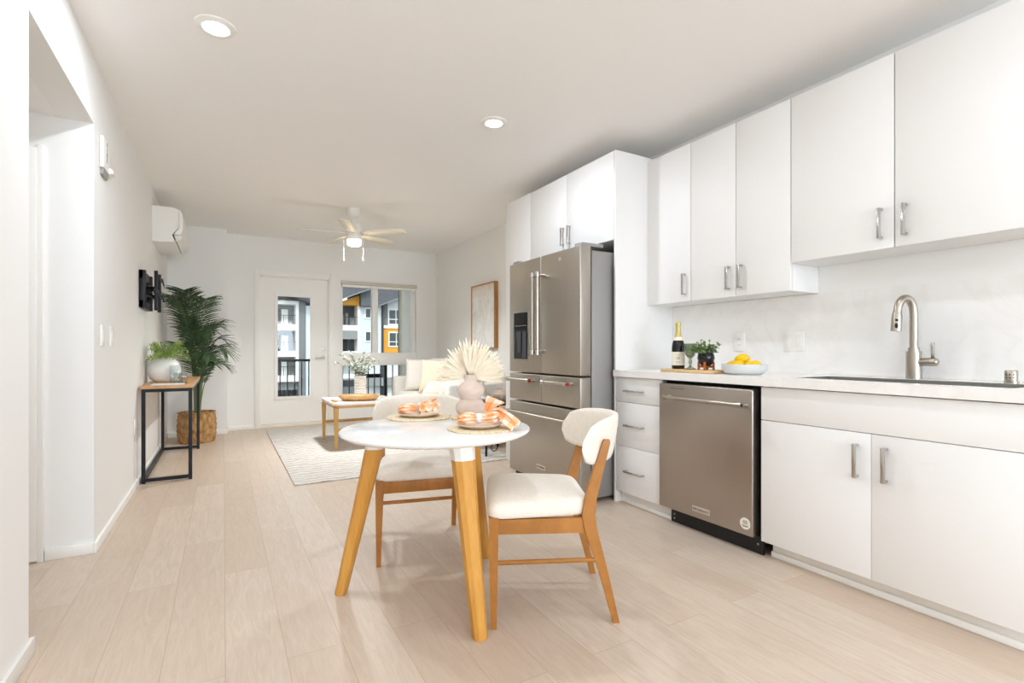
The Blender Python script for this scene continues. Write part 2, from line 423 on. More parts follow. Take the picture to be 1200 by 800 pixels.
# balcony door
d = root('door_1', (.87, YB, 0), 'white balcony door with one tall glass pane', 'door', None, 'structure')
GX0, GX1, GZ0, GZ1 = .635, 1.075, .40, 1.80
YD = YB + .05
p = B(); p.box(DX0 + .015, YD, .045, GX0, YD + .045, 2.045); p.box(GX1, YD, .045, DX1 - .015, YD + .045, 2.045)
p.box(GX0, YD, .045, GX1, YD + .045, GZ0); p.box(GX0, YD, GZ1, GX1, YD + .045, 2.045)
p.build('door_panel', 'trim', d)
g = B()
for x0, z0, x1, z1 in ((GX0 - .03, GZ0 - .03, GX0 + .012, GZ1 + .03), (GX1 - .012, GZ0 - .03, GX1 + .03, GZ1 + .03), (GX0 + .012, GZ0 - .03, GX1 - .012, GZ0 + .012), (GX0 + .012, GZ1 - .012, GX1 - .012, GZ1 + .03)):
    g.box(x0, YD - .014, z0, x1, YD - .0003, z1)
g.build('glazing_frame', 'white', d)
B().box(GX0, YD + .015, GZ0, GX1, YD + .02, GZ1).build('glass', 'glass', d)
B().box(DX0, YB, 0, DX1, YB + .18, .04, .004).build('threshold', 'x_cream', d, 'tan threshold strip')
c = B()
c.box(DX0 - .07, YB - .018, 0, DX0, YB, DZ + .07, .003); c.box(DX1, YB - .018, 0, DX1 + .07, YB, DZ + .07, .003); c.box(DX0, YB - .018, DZ, DX1, YB, DZ + .07, .003)
c.box(DX0, YB, .04, DX0 + .014, YB + .18, DZ); c.box(DX1 - .014, YB, .04, DX1, YB + .18, DZ); c.box(DX0, YB, DZ - .014, DX1, YB + .18, DZ)
c.build('door_casing', 'trim', d)
h = B(); h.cyl((1.245, YD, .945), (1.245, YD - .012, .945), .028); h.cyl((1.245, YD - .012, .945), (1.245, YD - .05, .945), .011)
h.tube([(1.245, YD - .05, .945), (1.20, YD - .052, .945), (1.13, YD - .048, .942)], .01)
h.build('door_handle', 'nickel', d)
h = B(); h.cyl((1.245, YD, 1.06), (1.245, YD - .014, 1.06), .028); h.box(1.24, YD - .03, 1.045, 1.25, YD - .012, 1.075, .002)
h.build('deadbolt', 'nickel', d)

# window
wd = root('window_1', ((WX0 + WX1) / 2, YB, WZ0), 'white framed window with two upper panes and a low pane', 'window', None, 'structure')
f = B(); YF = YB + .06
f.box(WX0, YF, WZ0, WX0 + .035, YF + .07, WZ1); f.box(WX1 - .06, YF, WZ0, WX1, YF + .07, WZ1)
f.box(WX0, YF, WZ1 - .05, WX1, YF + .07, WZ1); f.box(WX0, YF, WZ0, WX1, YF + .07, WZ0 + .04)
f.box(WX0, YF - .05, .825, WX1, YF + .08, 1.01, .004)
f.box(1.935, YF - .02, 1.0, 2.02, YF + .07, WZ1 - .02, .004)
f.build('window_frame', 'trim', wd)
B().box(WX0 + .03, YF + .03, 1.0, 1.945, YF + .035, WZ1 - .04).build('pane', 'glass', wd)
B().box(2.01, YF + .03, 1.0, WX1 - .05, YF + .035, WZ1 - .04).build('pane', 'glass', wd)
B().box(WX0 + .03, YF + .03, WZ0 + .03, WX1 - .05, YF + .035, .835).build('pane', 'glass', wd)
bl = root('roller_blind', (2.03, YB - .01, 2.0), 'rolled up cream blind along the top of the window', 'blind')
B().box(WX0 - .005, YB - .03, 2.005, WX1 + .01, YB + .055, 2.05, .004).build('headrail', 'blind', bl)
b = B(); b.box(WX0 + .01, YB - .015, 1.965, WX1 - .005, YB + .045, 2.004, .008)
b.build('slat_stack', 'trim', bl)

# wall column at the far end of the fridge surround
struct(B().box(2.36, 3.80, 0, XW, 4.24, 2.445, .002), 'wall_column', 'cab', 'tall white end column left of the fridge', 'column')

# ------------------------------------------------------------------ kitchen run
XU, XD = 2.66, 2.36
def bar_handle(name, parent, p, q, m='chrome', stand=.028, r=.0055):
    p, q = Vector(p), Vector(q); d = (q - p).normalized()
    o = B(); o.cyl(p, q, r, n=12)
    for e in (p + d * .012, q - d * .012): o.cyl(e, e + Vector((stand, 0, 0)), r * .8, n=10)
    return o.build(name, m, parent)
def flat_handle(parent, y, z0, z1, xf, vertical=True, y1=None):
    o = B()
    if vertical:
        o.box(xf - .033, y - .0075, z0, xf - .025, y + .0075, z1, .0015)
        o.box(xf - .026, y - .0065, z0 + .001, xf, y + .0065, z0 + .011); o.box(xf - .026, y - .0065, z1 - .011, xf, y + .0065, z1 - .001)
    else:
        o.box(xf - .032, y, z0 - .006, xf - .024, y1, z0 + .006, .0015)
        o.box(xf - .026, y, z0 - .006, xf, y + .010, z0 + .006); o.box(xf - .026, y1 - .010, z0 - .006, xf, y1, z0 + .006)
    return o.build('handle', 'chrome', parent)

def cabinet(name, y0, y1, z0, z1, xf, doors, label, group=None, handle_low=True, hz=None, toe=None):
    r = root(name, (xf, (y0 + y1) / 2, z0), label, 'cabinet', group)
    o = B(); t = .018
    xb = XW - .002
    e_ = .0002
    o.box(xf + .021, y0, z0, xb, y0 + t, z1); o.box(xf + .021, y1 - t, z0, xb, y1, z1)
    o.box(xf + .022, y0 + t - e_, z0 + e_, xb - .001, y1 - t + e_, z0 + t); o.box(xf + .022, y0 + t - e_, z1 - t, xb - .001, y1 - t + e_, z1 - e_); o.box(xb - .01, y0 + t, z0 + t, xb - .002, y1 - t, z1 - t)
    o.build('carcass', 'cab', r)
    for a, c_, hy in doors:
        dr = B().box(xf, a + .0015, z0 + .001, xf + .02, c_ - .0015, z1 - .001, .0012).build('door', 'cab', r)
        if hy is not None: flat_handle(dr, hy, hz[0], hz[1], xf)
    return r
cabinet('wall_cabinet', 2.286, 2.675, 1.372, 2.41, XU, [(2.286, 2.675, 2.333)], 'narrow single-door white wall cabinet beside the fridge side panel', 'white wall cabinets', hz=(1.415, 1.557))
cabinet('wall_cabinet', 1.616, 2.284, 1.372, 2.41, XU, [(1.616, 1.95, 1.915), (1.952, 2.284, 1.997)], 'two-door white wall cabinet hanging above the bottle and lemons', 'white wall cabinets', hz=(1.415, 1.557))
cabinet('wall_cabinet', .645, 1.613, 1.52, 2.41, XU, [(.645, 1.129, 1.085), (1.131, 1.613, 1.182)], 'shorter two-door white wall cabinet above the sink', 'white wall cabinets', hz=(1.566, 1.708))
cabinet('wall_cabinet', 2.694, 3.798, 1.82, 2.44, XD, [(2.694, 3.245, 3.205), (3.247, 3.798, 3.29)], 'deep two-door white cabinet above the fridge', hz=(1.882, 2.025))
B().box(XD, 2.675, 0, XW - .002, 2.692, 2.44, .001).build('fridge_gable', 'cab', None, 'tall white end panel between the fridge and the drawers', 'panel')

# drawer unit
r = root('drawer_cabinet', (2.6, 2.46, 0), 'white three-drawer base cabinet between fridge and dishwasher', 'cabinet')
o = B(); o.box(XD + .021, 2.257, .085, XW - .002, 2.275, .869); o.box(XD + .021, 2.654, .085, XW - .002, 2.672, .869); o.box(XD + .021, 2.257, .085, XW - .002, 2.672, .103); o.box(XW - .02, 2.257, .085, XW - .002, 2.672, .869)
o.box(XD + .021, 2.257, .853, XW - .002, 2.672, .869)
o.build('carcass', 'cab_in', r)
for z0, z1, hz in ((.70, .866, .777), (.4, .697, .545), (.085, .397, .236)):
    dr = B().box(XD, 2.2575, z0, XD + .02, 2.668, z1, .0012).build('drawer', 'cab', r)
    flat_handle(dr, 2.40, hz, None, XD, False, 2.57)
t = B(); t.box(2.4155, 2.257, .0003, 2.43, 2.668, .084); t.box(2.398, 2.208, .0003, 2.415, 2.60, .025, .004); t.box(2.4155, 2.208, .0003, 2.43, 2.2565, .084)
t.build('toe_kick', 'trim', r)
# sink cabinet
r = root('sink_cabinet', (2.6, 1.09, 0), 'white double-door base cabinet under the sink', 'cabinet')
o = B(); o.box(XD + .021, 1.57, .085, XW - .002, 1.588, .869); o.box(XD + .021, .585, .085, XW - .002, .603, .869); o.box(XD + .021, .585, .085, XW - .002, 1.588, .103); o.box(XW - .02, .585, .085, XW - .002, 1.588, .869)
o.build('carcass', 'cab_in', r)
B().box(XD, .587, .70, XD + .02, 1.586, .864, .0012).build('false_drawer_front', 'cab', r)
for a, c_, hy in ((1.088, 1.586, 1.14), (.587, 1.0855, 1.032)):
    dr = B().box(XD, a, .086, XD + .02, c_, .697, .0012).build('door', 'cab', r)
    flat_handle(dr, hy, .506, .65, XD)
t = B(); t.box(2.435, .585, 0, 2.45, 1.57, .084); t.box(2.418, .585, 0, 2.435, 1.57, .03, .004)
t.build('toe_kick', 'trim', r)

# countertop with sink cut-out
SX0, SX1, SY0, SY1 = 2.43, 2.75, .66, 1.46
ct = B(); z0, z1 = .870, .915
ct.box(2.336, .56, z0, SX0, 2.674, z1); ct.box(SX1, .56, z0, XW - .002, 2.674, z1); ct.box(SX0, .56, z0, SX1, SY0, z1); ct.box(SX0, SY1, z0, SX1, 2.674, z1)
bmesh.ops.remove_doubles(ct.bm, verts=ct.bm.verts, dist=.0005)
ct.build('countertop', 'quartz', None, 'white quartz countertop over the drawers and sink', 'countertop')
B().box(XW - .010, .56, .9155, XW - .001, 2.674, 1.37).build('backsplash', 'quartz', None, 'plain white quartz backsplash behind the faucet', 'backsplash')
# sink bowl
s = B(); zt, zb = .9145, .68; g_ = .0006
s.box(SX0 + g_, SY0 + g_, zb, SX0 + .006, SY1 - g_, zt); s.box(SX1 - .006, SY0 + g_, zb, SX1 - g_, SY1 - g_, zt)
s.box(SX0 + .006, SY0 + g_, zb, SX1 - .006, SY0 + .006, zt); s.box(SX0 + .006, SY1 - .006, zb, SX1 - .006, SY1 - g_, zt); s.box(SX0 + g_, SY0 + g_, zb - .01, SX1 - g_, SY1 - g_, zb - .0001)
sr = s.build('sink', 'sink', None, 'undermount stainless sink bowl in the white countertop', 'sink')
B().cyl((2.6, 1.06, zb), (2.6, 1.06, zb + .004), .045).build('drain', 'chrome', sr)

# faucet
FX, FY = 2.835, 1.125
fr = root('faucet', (FX, FY, .915), 'brushed nickel gooseneck pull-down faucet at the sink', 'faucet')
B().cyl((FX, FY, .9155), (FX, FY, 1.045), .0315, .030, 28).build('base', 'nickel', fr)
o = B(); o.cyl((FX, FY, 1.043), (FX, FY, 1.062), .0225, n=24)
pts = [(FX, FY, 1.06), (FX, FY, 1.22)]
sx, sy = -.088, .03
for k in range(1, 13):
    t = PI * k / 12 * .96
    q = (1 - math.cos(t)) / 2
    pts.append((FX + sx * q * 1.0, FY + sy * q, 1.22 + .075 * math.sin(t)))
o.tube(pts, .0172, 18); o.build('spout', 'nickel', fr)
e = Vector(pts[-1]); dn = Vector((-.006, .002, -.09))
sp = B().tube([e, e + dn * .25, e + dn], [.0178, .0215, .0225], 18).build('spray_head', 'nickel', fr)
k = B(); fd = Vector((-.93, -.36, -.05)).normalized()
pz = e + dn * .42 + fd * .0195; k.ball(pz, .006, .007, .006, 12, 8)
pz = e + dn * .72 + fd * .0205; k.ball(pz, .006, .0075, .013, 12, 8)
k.build('spray_buttons', 'blackpl', sp)
h = B(); h.tube([(FX, FY - .02, .995), (FX, FY - .085, .995), (FX, FY - .092, .995), (FX, FY - .097, .995)], [.019, .019, .015, .005], 18)
hv = h.build('handle_hub', 'nickel', fr)
B().box(FX - .004, FY - .082, 1.010, FX + .004, FY - .066, 1.085, .003).build('lever', 'chrome', hv)
ag = root('air_gap', (2.80, .765, .915), 'short round brushed metal air gap cap beside the sink', 'air gap')
B().lathe([(0, .9155), (.024, .9155), (.024, .922), (.021, .924), (.021, .962), (.018, .968), (0, .969)], 2.80, .775).build('cap', 'nickel', ag)
o = B()
for zz in (.938, .95):
    for a in (1.65, 2.2, 2.75): o.ball((2.80 + .0205 * math.cos(a + 1.0), .775 + .0205 * math.sin(a + 1.0), zz), .003, .003, .0025, 8, 6)
o.build('vent_hole', 'gap', ag)

# outlets
def outlet(name, y0, y1, label, cat, sockets=1, x=XW - .0105, sgn=-1, z0=1.042, z1=1.162):
    r = root(name, (x, (y0 + y1) / 2, z0), label, cat)
    B().box(x, y0, z0, x + sgn * .007, y1, z1, .003).build('cover_plate', 'white', r)
    n = sockets; wd_ = (y1 - y0) / n
    for i in range(n):
        c_ = y0 + wd_ * (i + .5)
        q = B().box(x + sgn * .006, c_ - .017, z0 + .026, x + sgn * .0095, c_ + .017, z1 - .026, .002).build('receptacle', 'trim', r)
        if cat == 'outlet':
            for zz in (.4, .72):
                zc = z0 + (z1 - z0) * (zz - .06)
                for c0 in (c_ - .008, c_ + .005): B().box(x + sgn * .009, c0, zc - .006, x + sgn * .0101, c0 + .003, zc + .006).build('slot', 'grey', q)
    return r
outlet('wall_outlet', 2.07, 2.15, 'white duplex outlet on the backsplash above the lemon bowl', 'outlet')
outlet('light_switch', 1.69, 1.81, 'wide white two-gang switch plate on the backsplash left of the faucet', 'switch', 2)

# ------------------------------------------------------------------ dishwasher
DY0, DY1 = 1.600, 2.253
r = root('dishwasher', (2.6, 1.92, 0), 'stainless steel dishwasher between white base cabinets', 'dishwasher')
B().box(2.405, DY0 - .003, .10, XW - .05, DY1, .866).build('tub', 'gap', r)
dr = B().box(2.338, DY0 + .018, .094, 2.40, DY1, .848, .006, 3).build('door', 'steel_dw', r)
hb = B(); hb.tube([(2.288, 2.165, .768), (2.288, 1.665, .768)], .0105, 16)
hb.build('handle', 'nickel', dr)
for a_, b_ in ((1.672, 1.645), (2.172, 2.154)):
    k = B(); k.cyl((2.288, a_, .768), (2.288, b_, .768), .0145); k.cyl((2.288, (a_ + b_) / 2, .768), (2.339, (a_ + b_) / 2, .768), .008, .014); k.build('handle_mount', 'nickel', dr)
B().cyl((2.288, 1.6455, .768), (2.288, 1.6435, .768), .007).build('end_cap', 'blackpl', dr)
bd = B().box(2.3365, 1.878, .130, 2.339, 1.998, .161, .001).build('badge', 'badge', dr)
text('badge_lettering', 'KITCHENAID', .0185, (2.3362, 1.938, .1455), FACE_X, 'ink', bd)
st = B().cyl((2.3385, 1.66, .155), (2.337, 1.66, .155), .030, n=32).build('round_sticker', 'label', dr)
o = B()
for dy, dz in ((.012, .014), (.016, .007), (.012, 0), (.018, -.010), (.016, -.015)): o.box(2.3366, 1.66 - dy, .155 + dz - .0015, 2.3372, 1.66 + dy, .155 + dz + .0012)
o.build('sticker_print', 'ink', st)
B().box(2.3372, 2.06, .8205, 2.339, 2.16, .8235).build('model_marking', 'ink', dr)
o = B(); o.box(2.394, 1.595, 0.002, 2.405, 2.205, .092); o.build('toe_panel', 'blackpl', r)
for y_, z_ in ((1.625, .05), (2.18, .05), (2.18, .025)): B().cyl((2.3945, y_, z_), (2.392, y_, z_), .0055).build('screw', 'grey', r)

# ------------------------------------------------------------------ fridge
FXF, FY0, FY1, FM = 2.084, 2.712, 3.682, 3.198
r = root('refrigerator', (2.5, 3.2, 0), 'stainless four-door refrigerator with bottom freezer drawer', 'refrigerator')
B().box(2.19, FY0 + .012, .03, 2.88, FY1 - .012, 1.735, .004).build('body', 'steel_side', r)
B().box(2.13, FY0 + .03, .0, 2.2, FY1 - .03, .07).build('bottom_grille', 'blackpl', r)
ZD = .872
def fdoor(name, y0, y1, z0, z1):
    return B().box(FXF, y0 + .003, z0 + .003, 2.178, y1 - .003, z1 - .003, .007, 3).build(name, 'steel', r)
dR = fdoor('door', FY0, FM, ZD, 1.762); dL = fdoor('door', FM, FY1, ZD, 1.762)
gR = fdoor('drawer', FY0, FM, .648, ZD - .006); gL = fdoor('drawer', FM, FY1, .648, ZD - .006)
fz = fdoor('freezer_drawer', FY0, FY1, .06, .640)
def fhandle(par, p, q, big=False):
    p, q = Vector(p), Vector(q); d = (q - p).normalized()
    o = B(); o.cyl(p, q, .0135, n=18)
    for e in (p + d * .02, q - d * .02): o.cyl(e, (FXF + .002, e.y, e.z), .010, .012, 14)
    o.build('handle', 'nickel', par)
    B().cyl(p - d * .004, p + d * .03, .0165, n=18).build('handle_collar', 'chrome', par); B().cyl(q - d * .03, q + d * .004, .0165, n=18).build('handle_collar', 'chrome', par)
HX = FXF - .06
fhandle(dR, (HX, FM - .042, 1.02), (HX, FM - .042, 1.628)); fhandle(dL, (HX, FM + .03, 1.02), (HX, FM + .03, 1.628))
fhandle(gR, (HX, 3.09, .817), (HX, 2.785, .817)); fhandle(gL, (HX, 3.625, .817), (HX, 3.275, .817))
fhandle(fz, (HX, 3.61, .557), (HX, 2.765, .557))
for par, y, z in ((gR, 2.7805, .817), (gL, 3.2705, .817), (fz, 2.7605, .557)):
    B().cyl((HX, y, z), (HX, y - .004, z), .013, n=18).build('medallion', 'red', par, 'round red medallion')
# dispenser
dp = B(); y0, y1, z0, z1 = 3.365, 3.612, .965, 1.362
for a, c_, e, g in ((y0, z0, y0 + .018, z1), (y1 - .018, z0, y1, z1), (y0 + .018, z0, y1 - .018, z0 + .015), (y0 + .018, z1 - .012, y1 - .018, z1)):
    dp.box(FXF - .006, a, c_, FXF + .004, e, g)
dpo = dp.build('dispenser', 'chrome', dL)
B().box(FXF - .003, y0 + .015, z0 + .012, FXF + .001, y1 - .015, z1 - .01).build('dispenser_well', 'blackpl', dpo)
o = B(); o.box(FXF - .008, y0 + .02, 1.22, FXF - .002, y1 - .02, 1.345, .003); o.build('control_panel', 'gap', dpo)
o = B()
for i in range(6): o.box(FXF - .0095, y0 + .035 + i * .03, 1.243, FXF - .0075, y0 + .055 + i * .03, 1.249)
o.build('control_marking', 'grey', dpo)
for pl_ in ([(y0 + .03, .99), (y0 + .09, .99), (y0 + .085, 1.20), (y0 + .035, 1.20)], [(y0 + .12, 1.03), (y0 + .16, 1.03), (y0 + .185, 1.20), (y0 + .11, 1.20)]): B().prism(pl_, 'x', FXF - .012, FXF - .003).build('paddle', 'paddle', dpo)
bd = B().box(FXF - .002, 3.143, .148, FXF + .001, 3.26, .182, .001).build('badge', 'badge', fz)
text('badge_lettering', 'KITCHENAID', .018, (FXF - .0024, 3.2015, .165), FACE_X, 'ink', bd)
lg = B().cyl((FXF - .0015, 2.955, 1.70), (FXF + .001, 2.955, 1.70), .014, n=20).build('logo_disc', 'badge', dR)
for y_ in (FY0 + .02, FY1 - .10): B().box(2.11, y_, 1.762, 2.30, y_ + .08, 1.785, .003).build('hinge_cover', 'grey', r)

# ------------------------------------------------------------------ counter items
ZC = .9155
cb = root('cutting_board', (2.51, 2.12, ZC), 'pale wooden cutting board under the bottle and goblet', 'cutting board')
B().box(2.41, 1.925, ZC, 2.62, 2.315, ZC + .016, .004).build('board', 'board', cb)
ZT = ZC + .0165
bt = root('champagne_bottle', (2.52, 2.265, ZT), 'dark sparkling wine bottle with gold foil neck on the cutting board', 'bottle')
bx, by = 2.52, 2.265
B().lathe([(0, ZT), (.037, ZT), (.040, ZT + .006), (.040, ZT + .135), (.037, ZT + .16), (.028, ZT + .19), (.019, ZT + .215), (.0155, ZT + .235), (.0150, ZT + .283), (0, ZT + .284)], bx, by).build('body', 'bottleg', bt)
B().lathe([(.0245, ZT + .202), (.0198, ZT + .217), (.0162, ZT + .237), (.0157, ZT + .27), (.0178, ZT + .276), (.0178, ZT + .292), (.013, ZT + .299), (0, ZT + .30)], bx, by).build('foil', 'foil', bt, 'gold foil')
lb = B().lathe([(.0404, ZT + .022), (.0406, ZT + .024), (.0406, ZT + .105), (.0404, ZT + .107)], bx, by, 48).build('front_label', 'label', bt)
B().lathe([(.0322, ZT + .1795), (.0292, ZT + .190), (.0222, ZT + .2065)], bx, by).build('neck_label', 'label', bt)
em = B(); ang = math.atan2(-by, -bx)
for k in range(14):
    t = 2 * PI * k / 14; a = ang + .28 * math.cos(t); a2 = ang + .28 * math.cos(t + .45)
    em.tube([(bx + .0408 * math.cos(a), by + .0408 * math.sin(a), ZT + .068 + .009 * math.sin(t)), (bx + .0408 * math.cos(a2), by + .0408 * math.sin(a2), ZT + .068 + .009 * math.sin(t + .45))], .0008, 6)
for zz, wv_ in ((.068, .16), (.064, .12), (.072, .12), (.045, .4), (.038, .35), (.088, .35)):
    em.tube([(bx + .0408 * math.cos(ang + wv_ * q), by + .0408 * math.sin(ang + wv_ * q), ZT + zz) for q in (-1, -.5, 0, .5, 1)], .0007, 6)
em.build('label_print', 'ink', lb)
gx, gy = 2.50, 2.152
gl = root('goblet', (gx, gy, ZT), 'green-grey cut glass goblet between the bottle and small plant', 'goblet')
rip = lambda t, z: .035 * math.cos(8 * t + (z - ZT) * 60) + .035 * math.cos(8 * t - (z - ZT) * 60)
B().lathe([(.008, ZT + .066), (.014, ZT + .07), (.026, ZT + .085), (.0345, ZT + .11), (.037, ZT + .14), (.0375, ZT + .158), (.0358, ZT + .158), (.0345, ZT + .14), (.032, ZT + .112), (.023, ZT + .09), (.008, ZT + .078), (0, ZT + .077)], gx, gy, 64, lambda t, z: rip(t, z) if z < ZT + .15 else 0).build('bowl', 'gobletglass', gl)
B().lathe([(0, ZT), (.034, ZT), (.035, ZT + .004), (.02, ZT + .010), (.009, ZT + .018), (.0065, ZT + .034), (.011, ZT + .04), (.0125, ZT + .047), (.009, ZT + .054), (.008, ZT + .066), (0, ZT + .067)], gx, gy).build('stem', 'gobletglass', gl)

def leaf(b, p, d, up, ln, wd_, fold=.2):
    d = Vector(d).normalized(); up = Vector(up); s = d.cross(up)
    if s.length < 1e-4: s = d.cross(Vector((1, 0, 0)))
    s.normalize(); n = s.cross(d); p = Vector(p)
    a = b.bm.verts.new(p); m1 = b.bm.verts.new(p + d * ln * .5 + s * wd_ * .5 + n * wd_ * fold); m2 = b.bm.verts.new(p + d * ln * .5 - s * wd_ * .5 + n * wd_ * fold)
    c_ = b.bm.verts.new(p + d * ln * .5); e = b.bm.verts.new(p + d * ln - n * ln * .05)
    b.bm.faces.new((a, m1, c_)); b.bm.faces.new((m1, e, c_)); b.bm.faces.new((a, c_, m2)); b.bm.faces.new((m2, c_, e))
def rnd(a, b_): return random.uniform(a, b_)

px_, py_ = 2.50, 2.035
pp = root('potted_plant', (px_, py_, ZT), 'small leafy plant in a black pot on a wooden stand beside the lemons', 'plant')
o = B()
for a in (0, PI / 2):
    dx, dy = math.cos(a + .5), math.sin(a + .5)
    for s_ in (-1, 1): o.tube([(px_ + dx * .042 * s_, py_ + dy * .042 * s_, ZT), (px_ + dx * .042 * s_, py_ + dy * .042 * s_, ZT + .048)], .007, 8)
    o.tube([(px_ - dx * .042, py_ - dy * .042, ZT + .02), (px_ + dx * .042, py_ + dy * .042, ZT + .02)], .007, 8)
o.build('stand', 'potwood', pp)
B().lathe([(0, ZT + .0275), (.028, ZT + .0275), (.042, ZT + .045), (.048, ZT + .07), (.044, ZT + .093), (.036, ZT + .102), (.032, ZT + .10), (.034, ZT + .09), (0, ZT + .088)], px_, py_, 40, lambda t, z: .03 * math.cos(12 * t + 40 * (z - ZT)) if z > ZT + .04 and z < ZT + .095 else 0).build('pot', 'blackpot', pp)
o = B()
for i in range(44):
    a = rnd(0, 2 * PI); e = rnd(.15, 1.3); ln = rnd(.035, .085)
    q = Vector((px_ + .015 * math.cos(a), py_ + .015 * math.sin(a), ZT + .092)); d_ = Vector((math.cos(a) * math.cos(e), math.sin(a) * math.cos(e), math.sin(e)))
    o.tube([q, q + d_ * ln], .001, 5)
    for k in range(5):
        t = .35 + .65 * k / 4
        dd = Vector((rnd(-1, 1), rnd(-1, 1), rnd(-.2, 1)))
        leaf(o, q + d_ * ln * t, dd, (0, 0, 1), rnd(.02, .03), rnd(.015, .022))
o.build('foliage', 'smallplant', pp)

bx, by = 2.525, 1.80
bw = B().lathe([(0, ZC), (.082, ZC), (.103, ZC + .010), (.116, ZC + .030), (.119, ZC + .056), (.115, ZC + .057), (.111, ZC + .034), (.096, ZC + .015), (0, ZC + .008)], bx, by, 48).build('fruit_bowl', 'bowl', None, 'shallow grey ceramic bowl full of lemons on the counter', 'bowl')
for i, (dx, dy, dz, az, lab) in enumerate(((-.028, .05, .048, .4, 'lemon at the far end of the grey bowl, next to the plant'), (-.045, .0, .050, 1.2, 'lemon at the front of the grey bowl, below the top one'), (-.025, -.055, .050, 2.4, 'lemon at the near end of the grey bowl, towards the faucet'), (.05, .03, .05, .9, 'lemon at the back of the grey bowl beside the backsplash'), (.045, -.04, .05, 2.0, 'lemon at the back near end of the grey bowl'), (.0, .012, .086, .2, 'lemon lying on top of the others in the grey bowl'))):
    o = B(); o.ball((0, 0, 0), .030, .030, .041, 20, 14)
    for v_ in o.bm.verts:
        if abs(v_.co.z) > .036: v_.co.z *= 1.10
    rt = Matrix.Rotation(az, 4, 'Z') @ Matrix.Rotation(R(80), 4, 'X')
    for v_ in o.bm.verts: v_.co = (rt @ v_.co) * .93 + Vector((bx + dx, by + dy, ZC + dz))
    o.build('lemon', 'lemon', None, lab, 'lemon', 'lemons in the grey bowl')

# ------------------------------------------------------------------ dining table
TX, TY, TZ, TR = .806, 2.065, .715, .405
t = root('dining_table', (TX, TY, 0), 'round white dining table on three tapered oak legs', 'table')
B().lathe([(0, TZ - .022), (TR - .02, TZ - .022), (TR - .004, TZ - .014), (TR, TZ - .007), (TR - .003, TZ - .001), (TR - .008, TZ), (0, TZ)], TX, TY, 96).build('tabletop', 'tabletop', t)
def table_leg(bx, by):
    d = Vector((bx - TX, by - TY, 0)); d.normalize(); s_ = Vector((-d.y, d.x, 0))
    def ring(r_, z, hw, ht):
        c_ = Vector((TX, TY, z)) + d * r_
        cc = .55
        pts = []
        for a, e in ((-1, -cc), (-1, cc), (-cc, 1), (cc, 1), (1, cc), (1, -cc), (cc, -1), (-cc, -1)): pts.append(c_ + s_ * hw * a + d * ht * e)
        return pts
    lg = B().loft([ring(.413, 0, .024, .021), ring(.411, .006, .026, .024), ring(.297, .5, .038, .033), ring(.268, .625, .042, .037)]).build('leg', 'oak', t)
    B().loft([ring(.2678, .6255, .0425, .0375), ring(.25, TZ - .0225, .047, .042)]).build('leg_bracket', 'white', lg, 'white bracket')
for q in ((.812, 1.65), (.449, 2.252), (1.158, 2.292)): table_leg(*q)

